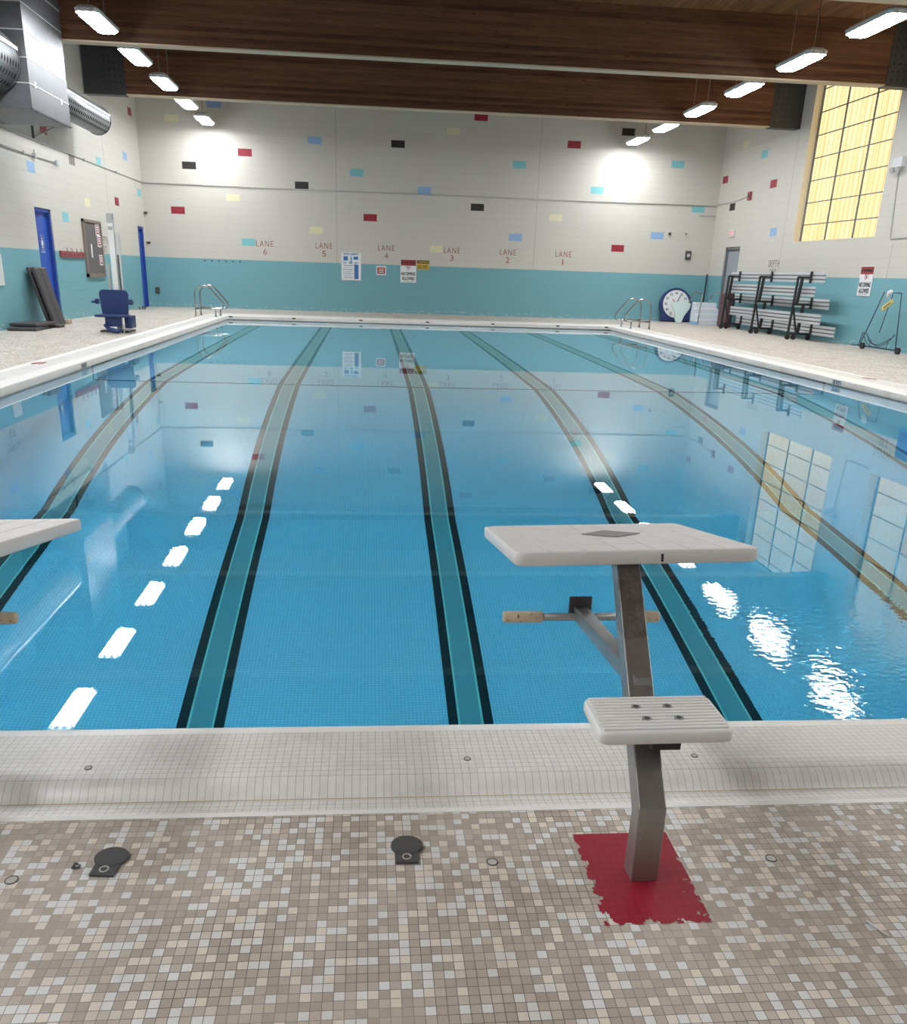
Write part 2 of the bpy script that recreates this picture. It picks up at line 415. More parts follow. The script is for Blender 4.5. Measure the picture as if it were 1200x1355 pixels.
def text_mesh(name, body, width, height, mat, face, pos, parent=None, depth=0.002, thin=0.0, label=None, align='CENTER', spacing=1.0):
    """lettering as a mesh. face: 'back' (looks to -Y), 'left' (wall at -X, looks to +X), 'right' (wall at +X, looks to -X), 'top' ; pos = centre"""
    cu = bpy.data.curves.new(name, 'FONT'); cu.body = body; cu.align_x = align; cu.align_y = 'CENTER'
    cu.extrude = 0.0005; cu.offset = thin; cu.space_character = spacing; cu.size = 1.0; cu.resolution_u = 3
    t = bpy.data.objects.new(name, cu); COL.objects.link(t)
    dg = bpy.context.evaluated_depsgraph_get(); dg.update()
    me = bpy.data.meshes.new_from_object(t.evaluated_get(dg)); bpy.data.objects.remove(t); bpy.data.curves.remove(cu)
    xs = [v.co.x for v in me.vertices]; ys = [v.co.y for v in me.vertices]
    x0, x1, y0, y1 = min(xs), max(xs), min(ys), max(ys)
    R = {'back': Matrix(((1,0,0),(0,0,-1),(0,1,0))), 'left': Matrix(((0,0,1),(1,0,0),(0,1,0))),
         'right': Matrix(((0,0,-1),(-1,0,0),(0,1,0))), 'top': Matrix(((1,0,0),(0,1,0),(0,0,1)))}[face]
    zmax = max(v.co.z for v in me.vertices) or 1
    for v in me.vertices:
        p = Vector(((v.co.x - (x0 + x1) / 2) / (x1 - x0) * width, (v.co.y - (y0 + y1) / 2) / (y1 - y0) * height, v.co.z / zmax * depth / 2))
        v.co = R @ p
    me.materials.clear(); me.materials.append(mat)
    o = bpy.data.objects.new(name, me); COL.objects.link(o); o.location = pos
    if parent: o.parent = parent; o.location = Vector(pos) - Vector(parent.location)
    if label: o['label'] = label
    return o

# ------------------------------------------------------------------ room shell
def struct(o, label, cat='building part'): return tag(o, label, cat, kind='structure')
T = 0.30
def snapz(z): return TEAL + 0.2032 * (round((z - TEAL) / 0.2032 + 0.5) - 0.5)

# floor: mosaic deck around the pool
E0 = 0.47                                    # deck edge to coping lip
def ring(mb, o, i, z):
    (ox0, oy0, ox1, oy1), (ix0, iy0, ix1, iy1) = o, i
    O = [(ox0,oy0,z),(ox1,oy0,z),(ox1,oy1,z),(ox0,oy1,z)]; I = [(ix0,iy0,z),(ix1,iy0,z),(ix1,iy1,z),(ix0,iy1,z)]
    for k in range(4): mb.quad(O[k], O[(k+1)%4], I[(k+1)%4], I[k])
DECK_IN = (PL - E0, PN - E0, PR + E0, PF + E0)
mb = MB(); ring(mb, (XL - T, YN - T, XR + T, YF + T), DECK_IN, 0.0)
FLOOR = struct(mb.build('floor', M['mosaic']), 'speckled beige, taupe and white mosaic tile pool deck', 'floor')

# coping: profile swept round the pool (distance from deck edge toward water, height)
prof = [(-0.012, -0.05), (-0.012, 0.0012), (0.005, 0.0012), (0.012, -0.005), (0.030, -0.014), (0.060, -0.021), (0.088, -0.0245), (0.093, -0.0245),
        (0.100, -0.021), (0.109, -0.012), (0.120, -0.001), (0.134, 0.008), (0.155, 0.0125), (0.19, 0.0125), (0.26, 0.010), (0.345, 0.006),
        (0.375, 0.003), (0.41, -0.006), (0.445, -0.020), (0.462, -0.029), (0.47, -0.040), (0.47, -0.20)]
mb = MB(); rings = []
x0, y0, x1, y1 = DECK_IN
for s_, z in prof:
    rings.append([mb.bm.verts.new(p) for p in ((x0+s_, y0+s_, z), (x1-s_, y0+s_, z), (x1-s_, y1-s_, z), (x0+s_, y1-s_, z))])
for j, (a, b) in enumerate(zip(rings, rings[1:])):
    mb.mi = 1 if j == 6 else 2 if (j >= 16 or j < 2) and j < 20 else 0
    for k in range(4):
        f = mb.face([a[k], a[(k+1)%4], b[(k+1)%4], b[k]]); f.smooth = j > 2
COPING = struct(mb.build('trim_1', [M['coping'], M['orangestain'], M['bullnose']]), 'off-white tiled pool coping with rounded gutter curb', 'pool coping')

# pool basin (floor profile along Y)
fp = [(PN, -3.33), (8.1, -3.33), (12.4, -1.49), (PF, -1.27)]
mb = MB()
for (ya, za), (yb, zb) in zip(fp, fp[1:]):
    mb.quad((PL, ya, za), (PR, ya, za), (PR, yb, zb), (PL, yb, zb))
    for X in (PL, PR): mb.quad((X, ya, za), (X, yb, zb), (X, yb, -0.12), (X, ya, -0.12))
mb.quad((PL, PN, -3.33), (PR, PN, -3.33), (PR, PN, -0.12), (PL, PN, -0.12))
mb.quad((PL, PF, -1.27), (PR, PF, -1.27), (PR, PF, -0.12), (PL, PF, -0.12))
struct(mb.build('pool_basin', M['basin']), 'pale blue tiled pool basin with dark lane lines on its floor', 'pool')
mb = MB(); e = 0.004
prof2 = [(PN - e, WATER), (PF + e, WATER), (PF + e, -1.31), (12.4, -1.54), (8.1, -3.38), (PN - e, -3.38)]
mb.prism(prof2, 'x', PL - e, PR + e)
tag(mb.build('pool_water', M['water']), 'clear blue water filling the swimming pool', 'water', kind='stuff')

def wall(name, face, lo, hi, holes, mats, blocks, joints, label):
    """face: 'back','front' (runs along x) or 'left','right' (runs along y). holes: (u0,u1,z0,z1). blocks: (u,z,slot)"""
    mb = MB()
    pos = {'back': YF, 'front': YN, 'left': XL, 'right': XR}[face]; d = {'back': 1, 'front': -1, 'left': -1, 'right': 1}[face]
    def P(u, t, z): return (u, pos + d * t, z) if face in ('back', 'front') else (pos + d * t, u, z)
    us = sorted({lo, hi, *[h[0] for h in holes], *[h[1] for h in holes]}); zs = sorted({-0.15, CEIL + 0.25, *[h[2] for h in holes], *[h[3] for h in holes]})
    inh = lambda u, z: any(h[0] < u < h[1] and h[2] < z < h[3] for h in holes)
    for a, b in zip(us, us[1:]):
        for c, e_ in zip(zs, zs[1:]):
            if inh((a+b)/2, (c+e_)/2): continue
            for t in (0, T): mb.quad(P(a,t,c), P(b,t,c), P(b,t,e_), P(a,t,e_))
    for (a, b, c, e_) in holes:
        for q in ((P(a,0,c),P(a,T,c),P(a,T,e_),P(a,0,e_)), (P(b,0,c),P(b,T,c),P(b,T,e_),P(b,0,e_)), (P(a,0,e_),P(b,0,e_),P(b,T,e_),P(a,T,e_)), (P(a,0,c),P(b,0,c),P(b,T,c),P(a,T,c))):
            mb.quad(*q)
    for q in ((P(lo,0,-.15),P(lo,T,-.15),P(lo,T,CEIL+.25),P(lo,0,CEIL+.25)), (P(hi,0,-.15),P(hi,T,-.15),P(hi,T,CEIL+.25),P(hi,0,CEIL+.25)), (P(lo,0,CEIL+.25),P(hi,0,CEIL+.25),P(hi,T,CEIL+.25),P(lo,T,CEIL+.25))): mb.quad(*q)
    names = ['red','black','blue','teal','yellow','grey']
    for (u, z, c) in blocks:
        mb.mi = 1 + names.index(c); z = snapz(z); mb.box(*[P(u - s*0.2, -0.0015 if s > 0 else 0.01, z - s*0.0985) for s in (1, -1)])
    mb.mi = 7
    for (u, za, zb) in joints: mb.box(P(u - .006, -.0015, za), P(u + .006, .01, zb))
    o = mb.build(name, [mats] + [M['b_' + c] for c in names] + [M['joint']])
    return struct(o, label, 'wall')

BI = [(0,19,'yellow'),(20,17,'blue'),(10,15,'red'),(2,13,'black'),(18,11,'black'),(26,13,'teal'),(8,9,'yellow'),(0,7,'red'),(20,5,'yellow'),(10,3,'teal'),
      (32,17,'black'),(40,19,'yellow'),(44,21,'red'),(50,15,'teal'),(36,11,'blue'),(28,7,'red'),(44,9,'black'),(50,5,'blue'),(38,3,'yellow'),
      (58,18,'red'),(66,20,'black'),(74,16,'teal'),(68,14,'yellow'),(62,12,'teal'),(56,8,'yellow'),(78,10,'teal'),(72,6,'blue'),(66,4,'red'),(6,21,'blue')]
bb = [(-5.6463 + .2032 * k, TEAL + .2032 * (z - .5), c) for k, z, c in BI]
WB = wall('wall_back', 'back', XL - T, XR + T, [], M['wall_x'], bb, [(-0.973, TEAL, CEIL), (5.124, TEAL, CEIL)], 'far block wall, cream over teal, with scattered coloured blocks')
D1 = (19.02, 19.96, 0, 2.222); D2 = (27.10, 27.80, 0, 2.24); D3 = (25.80, 26.88, 0, 2.235)
lb = [(19.12,2.93,'blue'),(21.73,3.35,'grey'),(23.83,3.57,'teal'),(26.37,3.98,'blue'),(27.28,5.21,'red'),(20.09,3.72,'red'),(20.87,2.13,'teal'),(22.55,2.51,'yellow'),(25.14,2.75,'red'),(27.62,3.15,'teal'),
      (16.2,2.5,'blue'),(14.1,3.3,'red'),(12.0,2.7,'teal'),(9.5,3.6,'black')]
WL = wall('wall_left', 'left', YN, YF, [D1, D2], M['wall_y'], lb, [(16.9, TEAL, CEIL), (24.3, TEAL, CEIL)], 'left block wall, cream over teal, with two blue doors')
W1 = (18.79, 22.56, 2.245, 5.90); W2 = (13.41, 17.18, 2.245, 5.90); W3 = (8.36, 12.13, 2.245, 5.90); W4 = (3.31, 7.08, 2.245, 5.90)
rb = [(25.03,4.58,'teal'),(27.61,4.17,'red'),(24.19,3.75,'red'),(26.79,3.36,'black'),(23.76,2.53,'blue'),(26.4,5.0,'yellow'),(17.9,4.9,'teal'),(12.6,3.3,'red'),(11.4,2.7,'blue')]
WR = wall('wall_right', 'right', YN, YF, [D3, W1, W2, W3, W4], M['wall_y'], rb, [(23.12, TEAL, CEIL), (18.05, 0.9, 2.1)], 'right block wall, cream over teal, with tall translucent windows')
wall('wall_front', 'front', XL - T, XR + T, [], M['wall_x'], [], [], 'near block wall behind the viewer')
mb = MB(); mb.box((XL - T, YN - T, CEIL), (XR + T, YF + T, CEIL + .2))
struct(mb.build('ceiling', M['deckwood']), 'brown tongue-and-groove wood plank ceiling', 'ceiling')

# glulam beams
BEAMS = [23.13, 18.05, 13.0, 7.95, 2.9, -2.15]
blab = ['dark brown wooden roof beam closest to the far wall', 'dark brown wooden roof beam, second from the far wall', 'brown wooden roof beam at the top right edge, third from the far wall', 'brown wooden roof beam, fourth from the far wall', 'brown wooden roof beam, fifth from the far wall', 'brown wooden roof beam, sixth from the far wall']
for Y, lb_ in zip(BEAMS, blab):
    mb = MB(); mb.box((XL, Y, 4.945), (XR, Y + .24, CEIL + .02))
    b = struct(mb.build('ceiling_beam', M['beam']), lb_, 'beam')
    mb = MB(); mb.box((XL, Y - .002, 4.925), (XR, Y + .242, 4.95)); mb.build('bottom_trim', M['trimcream'], b, label='pale strip along the beam underside')
    for X0, X1 in ((XL + .005, XL + .98), (XR - .80, XR - .005)):
        mb = MB(); mb.box((X0, Y - .012, 4.912), (X1, Y + .252, 5.99))
        p = mb.build('steel_shoe', M['steelblack'], b, label='dark steel end shoe with bolt rows')
        mb = MB()
        for i in range(4):
            for j in range(7):
                cx = (X0 + .10 + i * .12) if X0 > 0 else (X1 - .10 - i * .12); cz = 5.03 + j * .135
                mb.prism([(cx + .022 * math.cos(k * PI / 3), cz + .022 * math.sin(k * PI / 3)) for k in range(6)], 'y', Y - .028, Y - .010)
        mb.build('bolt_heads', M['black'], p)

# windows (translucent panels set back in the reveal)
def window(name, W, lab):
    a, b, c, d = W; X = XR + 0.205
    mb = MB(); mb.box((X, a, c), (X + .06, b, d)); w = mb.build(name, M['pane']); struct(w, lab, 'window')
    mb = MB(); cols = [a + (b - a) * k / 3 for k in range(4)]
    for i, y in enumerate(cols):
        h = 0.016 if i in (1, 2) else 0.03
        yy = min(max(y, a + h), b - h); mb.box((X - .03, yy - h, c), (X + .01, yy + h, d))
    z = c + .415
    while z < d - .1: mb.box((X - .018, a, z - .011), (X + .01, b, z + .011)); z += .507
    mb.box((X - .04, a, c), (X + .02, b, c + .03)); mb.box((X - .04, a, d - .03), (X + .02, b, d))
    mb.build('window_frame', M['greydk'], w)
    mb = MB()
    mb.box((XR - .001, b - .012, c), (X, b + .001, d)); mb.box((XR - .001, a - .001, c), (X, a + .012, d)); mb.box((XR - .001, a, c - .001), (X, b, c + .012))
    mb.build('window_jamb', M['jamb'], w)
window('window_1', W1, 'tall yellow translucent panel window on the right wall behind the bleachers')
window('added_window_3', W3, 'tall yellow translucent panel window added out of view, third from the far end of the right wall')  # unseen window, added to bring daylight onto the near deck
window('added_window_4', W4, 'tall yellow translucent panel window added out of view, fourth from the far end of the right wall')  # also unseen, added to light the near end of the pool
window('window_2', W2, 'tall yellow translucent panel window, nearer one on the right wall, seen mirrored in the water')

# doors
def door(name, X, d, D, leaf, frame, lab):
    a, b, c, e_ = D; xi = X + d * 0.085
    mb = MB(); mb.box((xi, a + .06, c), (xi + d * .045, b - .06, e_ - .06)); o = struct(mb.build(name, leaf, bevel=.004), lab, 'door')
    mb = MB()
    for (ya, yb, za, zb) in ((a, a + .07, c, e_), (b - .07, b, c, e_), (a, b, e_ - .07, e_)): mb.box((X + d * .02, ya, za), (X + d * .26, yb, zb))
    mb.build('door_frame', frame, o)
    mb = MB(); yk = a + .16; mb.tube([(xi - d * .0, yk, 1.0), (xi - d * .05, yk, 1.0), (xi - d * .05, yk + .10, 1.0)], .011, 8); mb.build('door_handle', M['chrome'], o)
    return o
d1 = door('door_1', XL, -1, D1, M['bluedoor'], M['bluedark'], 'blue door in the left wall between the leaning mats and the coat rack')
mb = MB()       # pictogram on the first door
xs = XL - .084
mb.box((xs, 19.375, 1.42), (xs + .004, 19.575, 1.70)); sg = mb.build('door_sign', M['bluedark'], d1)
mb = MB(); mb.prism([(19.475 + .022 * math.cos(k * PI / 6), 1.645 + .022 * math.sin(k * PI / 6)) for k in range(12)], 'x', xs + .003, xs + .006)
mb.prism([(19.435, 1.61), (19.515, 1.61), (19.530, 1.52), (19.500, 1.52), (19.495, 1.45), (19.455, 1.45), (19.450, 1.52), (19.420, 1.52)], 'x', xs + .003, xs + .006)
for q in ((19.375,19.380,1.42,1.70),(19.570,19.575,1.42,1.70),(19.375,19.575,1.42,1.425),(19.375,19.575,1.695,1.70),(19.355,19.595,1.38,1.39)): mb.box((xs + .003, q[0], q[2]), (xs + .006, q[1], q[3]))
mb.build('pictogram', M['signwhite'], sg)
door('door_2', XL, -1, D2, M['bluedoor'], M['bluedark'], 'narrow blue door in the left wall beside the far corner')
door('door_3', XR, 1, D3, M['greydoor'], M['greydk'], 'grey door in the right wall behind the bleachers')

# painted lettering on the walls
for lab, X in zip('654321', (-3.137, -1.359, 0.535, 2.56, 4.307, 6.057)):
    text_mesh('lane_lettering', 'LANE', 0.50, 0.165, M['letter'], 'back', (X, YF - .003, 1.905), WB, thin=-0.004, label='painted dark red lettering LANE %s on the far wall' % lab, spacing=1.25)
    text_mesh('lane_number', lab, 0.11 if lab != '1' else 0.03, 0.165, M['letter'], 'back', (X, YF - .003, 1.675), WB, thin=-0.004, label='painted dark red lane number %s' % lab)
for (w, X, Y, face, z, d, who) in ((WL, XL, 23.62, 'left', 1.62, '3FT', 'left wall beside the bulletin board'), (WR, XR, 23.42, 'right', 1.62, '3FT', 'right wall above the bleachers'), (WL, XL, 16.45, 'left', 1.66, '4FT', 'left wall, seen mirrored in the water'), (WR, XR, 16.95, 'right', 1.66, '4FT', 'right wall, seen mirrored in the water')):
    s = 1 if face == 'left' else -1
    text_mesh('depth_lettering', 'DEPTH', 0.62, 0.17, M['letterdk'], face, (X + s * .003, Y, z + .13), w, thin=-0.008, label='painted lettering DEPTH on the ' + who, spacing=1.2)
    text_mesh('depth_number', d, 0.34, 0.17, M['letterdk'], face, (X + s * .003, Y, z - .10), w, thin=-0.008, label='painted depth %s on the %s' % (d, who), spacing=1.2)

# peeling red paint on the deck under the starting block
mb = MB(); cell = .0033; px0, px1, py0, py1 = .478, .704, 1.338, 1.638
from mathutils import noise as mn
nx = int((px1 - px0) / cell); ny = int((py1 - py0) / cell); vv = {}
def keep(i, j):
    x = px0 + (i + .5) * cell; y = py0 + (j + .5) * cell
    ed = min(x - px0, px1 - x, y - py0, py1 - y)
    n1 = mn.noise(Vector((x * 48, y * 48, 3.1))) + .45 * mn.noise(Vector((x * 150, y * 150, 9.0)))
    wgt = max(0.0, 1 - ed / .034)
    lim = 0.95 - 0.95 * wgt ** 1.2 * (1.15 if (x > .60 and y < 1.46) or y < 1.37 or x < .50 else .75)
    return n1 < lim
for i in range(nx):
    for j in range(ny):
        if not keep(i, j): continue
        q = []
        for (a, b) in ((i, j), (i + 1, j), (i + 1, j + 1), (i, j + 1)):
            if (a, b) not in vv: vv[(a, b)] = mb.bm.verts.new((px0 + a * cell, py0 + b * cell, .0009))
            q.append(vv[(a, b)])
        mb.face(q)
mb.build('painted_patch', M['redpaint'], FLOOR, label='flaking red painted square on the tiles under the starting block')

# ------------------------------------------------------------------ hanging lights
def make_light():
    r = empty('hanging_light', (0, 0, 5.0))
    L, W, c = .655, .185, .052
    oct_ = lambda l, w, c: [(-w + c, -l), (w - c, -l), (w, -l + c * 1.5), (w, l - c * 1.5), (w - c, l), (-w + c, l), (-w, l - c * 1.5), (-w, -l + c * 1.5)]
    mb = MB(); A = [mb.bm.verts.new((x, y, .0)) for x, y in oct_(L, W, c)]; B = [mb.bm.verts.new((x, y, .055)) for x, y in oct_(L + .012, W + .012, c)]
    C_ = [mb.bm.verts.new((x, y, .10)) for x, y in oct_(L - .03, W - .04, c)]
    for P, Q in ((A, B), (B, C_)):
        for k in range(8): mb.face([P[k], P[(k+1)%8], Q[(k+1)%8], Q[k]])
    mb.face(C_); mb.build('housing', M['box_white'], r)
    mb = MB(); A = [mb.bm.verts.new((x, y, .045)) for x, y in oct_(L - .006, W - .006, c)]; B = [mb.bm.verts.new((x, y, -.035)) for x, y in oct_(L - .05, W - .035, c)]
    for k in range(8):
        mb.mi = 1 if k in (2, 6) else 2; mb.face([A[k], A[(k+1)%8], B[(k+1)%8], B[k]])
    mb.mi = 0; mb.face(B); mb.build('diffuser', [M['lamp'], M['lampside'], M['lampend']], r)
    for s in (-1, 1):
        for x in (-.09, .09):
            mb = MB(); mb.box((x - .012, s * (L + .005) - .01, .0), (x + .012, s * (L + .005) + .01, .06)); mb.build('clip', M['pipe'], r)
    for s in (-1, 1):
        mb = MB(); mb.tube([(0, s * .45, .095), (0, s * .45, .97)], .003, 6); mb.build('hanger_wire', M['pipe'], r)
    mb = MB(); mb.tube(bez((.03, -.5, .09), (.12, -.62, .4), (-.10, -.45, .55), (.04, -.45, .97), 14), .006, 6); mb.build('power_cord', M['black'], r)
    return r
proto = make_light()
ordn = ['first', 'second', 'third', 'fourth', 'fifth', 'sixth', 'seventh', 'added unseen eighth', 'added unseen ninth', 'added unseen tenth', 'added unseen eleventh', 'added unseen twelfth', 'added unseen thirteenth']
first = True
for side, X in (('left', -4.53), ('right', 7.74)):
    for i in range(13):  # nearer lamps in each row are unseen, added to light the near end
        Y = 26.85 - 2.465 * i
        if i == 2: Y = 21.95
        o = proto if first else dup(proto, (0, 0, 0)); first = False
        o.location = (X, Y, 5.0)
        tag(o, 'white hanging tube light, %s from the far wall in the %s row' % (ordn[i], side), 'light', 'hanging lights in two rows over the pool')

# ------------------------------------------------------------------ starting blocks
def make_block():
    ox, oy = .598, 1.49
    r = empty('starting_block', (ox, oy, 0))
    O = lambda x, y, z: Vector((x - ox, y - oy, z))
    tw, td = .030, .027
    # square post: vertical foot, then leaning out over the water
    top = O(.655, 2.03, .575); bend = O(.598, 1.465 + td, .168)
    mb = MB()
    secs = []
    for c, d_ in ((O(.598, 1.465 + td, 0.0), Vector((0, 1, 0))), (bend, Vector((0, .80, -.6)).normalized()), (top, Vector((0, 1, -.18)).normalized())):
        secs.append([mb.bm.verts.new(c + Vector((sx * tw, 0, 0)) + d_ * sy * (td if d_.z > -.3 else td * 1.05)) for sx, sy in ((-1,-1),(1,-1),(1,1),(-1,1))])
    for a, b in zip(secs, secs[1:]):
        for k in range(4): mb.face([a[k], a[(k+1)%4], b[(k+1)%4], b[k]])
    mb.face(secs[0][::-1]); mb.face(secs[-1])
    mb.build('post', M['post'], r, bevel=.003)
    # top platform, tipped toward the water
    W, Dp, th = .312, .305, .036
    c = O(.672, 2.255, .545)
    mtx = Matrix.Translation(c) @ Matrix.Rotation(math.radians(1.4), 4, 'Y').inverted() @ Matrix.Rotation(math.radians(-10.2), 4, 'X')
    def slab(name, W, Dp, th, rad, mat, mtx, ribs):
        mb = MB(); n = 6; pts = []
        for (sx, sy, a0) in ((1, -1, -PI/2), (1, 1, 0), (-1, 1, PI/2), (-1, -1, PI)):
            for k in range(n + 1):
                a = a0 + k / n * PI / 2; pts.append((sx * (W - rad) + rad * math.cos(a), sy * (Dp - rad) + rad * math.sin(a)))
        e = .0055; lay = []
        for ins, z in ((e, -th), (0, -th + e), (0, -e), (e * .35, -e * .3), (e, 0)):
            lay.append([mb.bm.verts.new(mtx @ Vector((x * (W - ins) / W, y * (Dp - ins) / Dp, z))) for x, y in pts])
        for a, b in zip(lay, lay[1:]):
            for k in range(len(pts)):
                f = mb.face([a[k], a[(k+1)%len(pts)], b[(k+1)%len(pts)], b[k]]); f.smooth = True
        mb.face(lay[0][::-1]); mb.face(lay[-1])
        if ribs == 'step':
            for i in range(11):
                y = -Dp * .80 + i * Dp * 1.66 / 10; mb.box((-W * .93, y - .0042, -.001), (W * .93, y + .0042, .0042), mtx, .0015)
        elif ribs == 'grid':
            for i in range(1, 7):
                x = -W + 2 * W * i / 7; mb.box((x - .0022, -Dp * .93, -.001), (x + .0024, Dp * .93, .0012), mtx)
            for i in range(1, 5):
                y = -Dp + 2 * Dp * i / 5; mb.box((-W * .95, y - .0015, -.001), (W * .95, y + .0010, .0004), mtx)
        return mb.build(name, mat, r)
    pf = slab('platform', W, Dp, th, .028, M['fibre'], mtx, 'grid')
    mb = MB(); mb.prism([(-.085, 0), (0, -.075), (.085, 0), (0, .085)], 'z', .0012, .0026)
    mb.bm.transform(mtx @ Matrix.Translation((.02, .03, 0)))
    mb.build('diamond_patch', M['darkpatch'], pf, label='grey diamond-shaped worn patch')
    mb = MB(); mb.box((.055, -Dp - .0015, -.030), (.061, -Dp + .001, -.010), mtx); mb.build('edge_mark', M['ink'], pf, label='small black mark on the near edge')
    # footstep with its bracket
    m2 = Matrix.Translation(O(.619, 1.574, .352)) @ Matrix.Rotation(math.radians(-.6), 4, 'Y')
    st = slab('footstep', .143, .079, .030, .017, M['white'], m2, 'step')
    for (x, y) in ((-.038, .026), (.032, .026), (-.030, -.026), (.040, -.026)):
        mb = MB(); mb.prism([(x - .0 + .0105 * math.cos(k * PI / 8), y + .0105 * math.sin(k * PI / 8)) for k in range(16)], 'z', -.004, .0046); mb.bm.transform(m2); h = mb.build('bolt_recess', M['recess'], st)
        mb = MB(); mb.prism([(x - .0 + .0062 * math.cos(k * PI / 3), y + .0062 * math.sin(k * PI / 3)) for k in range(6)], 'z', .003, .0054); mb.bm.transform(m2); mb.build('bolt', M['darkgrey'], h)
    mb = MB(); mb.box(O(.60, 1.525, .292), O(.662, 1.72, .322)); mb.build('step_bracket', M['black'], r, label='black steel bracket under the footstep')
    # handle bar on a forward brace
    bc = O(.630, 2.30, .290)
    mb = MB()
    a0 = O(.628, 1.70, .355); d_ = (bc - a0).normalized(); u = Vector((1, 0, 0)); w = d_.cross(u).normalized()
    A = [mb.bm.verts.new(a0 + u * sx * .02 + w * sy * .02) for sx, sy in ((-1,-1),(1,-1),(1,1),(-1,1))]
    B = [mb.bm.verts.new(bc + u * sx * .02 + w * sy * .02) for sx, sy in ((-1,-1),(1,-1),(1,1),(-1,1))]
    for k in range(4): mb.face([A[k], A[(k+1)%4], B[(k+1)%4], B[k]])
    mb.face(A[::-1]); mb.face(B); br = mb.build('brace', M['post'], r, bevel=.002)
    mb = MB(); mb.box(bc + Vector((-.034, .005, -.02)), bc + Vector((.034, .013, .05)), None, .003); mb.build('end_plate', M['darkgrey'], br)
    mb = MB(); mb.tube([bc + Vector((-.225, -.016, -.005)), bc + Vector((.225, -.016, -.005))], .0115, 14); hb = mb.build('handle_bar', M['post'], r)
    for s in (-1, 1):
        mb = MB(); mb.tube([bc + Vector((s * .118, -.016, -.005)), bc + Vector((s * .120, -.016, -.005)), bc + Vector((s * .230, -.016, -.005)), bc + Vector((s * .235, -.016, -.005))], [.016, .0175, .0175, .014], 16)
        mb.build('foam_grip', M['grip'], hb, label='worn tan foam grip')
    return r
M['recess'] = plain('recess_grey', (0.30, 0.29, 0.28), 0.5)
M['darkpatch'] = plain('worn_grey', (0.27, 0.255, 0.245), 0.6, vary=0.12, scale=60)
blk = make_block()
tag(blk, 'white starting block on a leaning steel post, standing on the red painted square', 'starting block', 'starting blocks along the near pool edge')
b2 = dup(blk, (blk.location.x - 1.845, blk.location.y, 0))
tag(b2, 'white starting block cut off by the left edge, only its platform corner and grip showing', 'starting block', 'starting blocks along the near pool edge')

# ------------------------------------------------------------------ deck fittings
def anchor_cover(loc, rz, label):
    r = empty('anchor_cover', (loc[0], loc[1], 0), rz)
    mb = MB(); mb.disc((0, .030), .036, .0, .0075, 36, .033); mb.build('lid', M['darkgrey'], r, bevel=.0015)
    mb = MB(); mb.box((-.026, -.030, .0), (.026, .012, .006)); b = mb.build('hinge_plate', M['darkgrey'], r, bevel=.001)
    mb = MB(); mb.torus((0, -.012, .0068), .009, .0016, 24); mb.build('lock_ring', M['cap'], b)
    tag(r, label, 'floor fitting', 'dark anchor covers in the deck')
anchor_cover((-.562, 1.560), -.10, 'dark round-headed anchor cover in the deck near the left edge')
anchor_cover((.087, 1.575), -.03, 'dark round-headed anchor cover in the middle of the deck')
def floor_cap(loc, z, label, r_=.0105, light=True):
    t = empty('floor_cap', (loc[0], loc[1], z))
    mb = MB(); mb.disc((0, 0), r_, -.002, .0014, 24); mb.build('plug', M['cap'] if light else M['darkgrey'], t)
    mb = MB(); mb.torus((0, 0, .0012), r_, .0011, 28); mb.build('seam_ring', M['ring'], t)
    tag(t, label, 'floor fitting', 'small round caps in deck and coping')
def cz(y):   # coping height at distance from the deck edge
    s = y - (PN - E0)
    for (a, za), (b, zb) in zip(prof[2:], prof[3:]):
        if a <= s <= b: return za + (zb - za) * (s - a) / (b - a)
    return 0
floor_cap((.276, 1.544), 0, 'small round cap in the mosaic left of the red square', .0115)
floor_cap((.915, 1.53), 0, 'small worn round cap in the mosaic right of the red square', .0115)
floor_cap((-.747, 1.528), 0, 'small round cap in the mosaic at the left picture edge', .0125)
for x, y, l in ((.264, 1.952, 'small round cap in the coping tiles left of the starting block'), (.888, 1.948, 'small round cap in the coping tiles right of the footstep'), (-.712, 1.938, 'small stained cap in the coping tiles near the left edge')):
    floor_cap((x, y), cz(y), l, .0085)
mb = MB(); mb.tube(bez((1.025, 1.325, .002), (1.033, 1.31, .003), (1.038, 1.295, .002), (1.046, 1.283, .002), 6), .0018, 6)
tag(mb.build('paper_scrap', M['paper']), 'thin curled white paper scrap on the mosaic at lower right', 'litter')
mb = MB()
for k in range(5): mb.tube([(-.628 + .006 * math.cos(k), 1.566 + .007 * math.sin(k * 1.7), .002), (-.628 + .010 * math.cos(k * 2.1), 1.566 + .008 * math.sin(k * 1.3), .004)], .0022, 5)
tag(mb.build('leaf_crumb', M['darkgrey']), 'dark crumb of dirt left of the left anchor cover', 'litter')

# depth tiles on the coping and lane anchors on the far edge
for (p, a, b, l) in (((-4.12, 11.31), .13, .18, 'left gutter'), ((7.09, 11.78), .13, .18, 'right gutter')):
    t = empty('depth_marker', (p[0], p[1], .013)); mb = MB(); mb.box((-a / 2, -b / 2, -.004), (a / 2, b / 2, .003)); mb.build('tile', M['signred'], t)
    tx = text_mesh('numeral', '5', .05, .09, M['signwhite'], 'top', (0, 0, .0036)); tx.parent = t; tx.rotation_euler = (0, 0, PI / 2 if p[0] < 0 else -PI / 2)
    tag(t, 'small red depth tile set in the %s of the pool' % l, 'marker')
for X, s, l in ((PL, 1, 'left'), (PR, -1, 'right')):
    t = empty('depth_marker', (X + s * .002, 12.05, -.085)); mb = MB(); mb.box((-.004, -.12, -.035), (.002, .12, .035)); mb.build('tile', M['box_white'], t)
    tx = text_mesh('numeral', '5 FT', .17, .05, M['ink'], 'left' if s > 0 else 'right', (s * .004, 0, 0)); tx.parent = t
    tag(t, 'pale depth tile on the %s inner pool wall above the water' % l, 'marker')
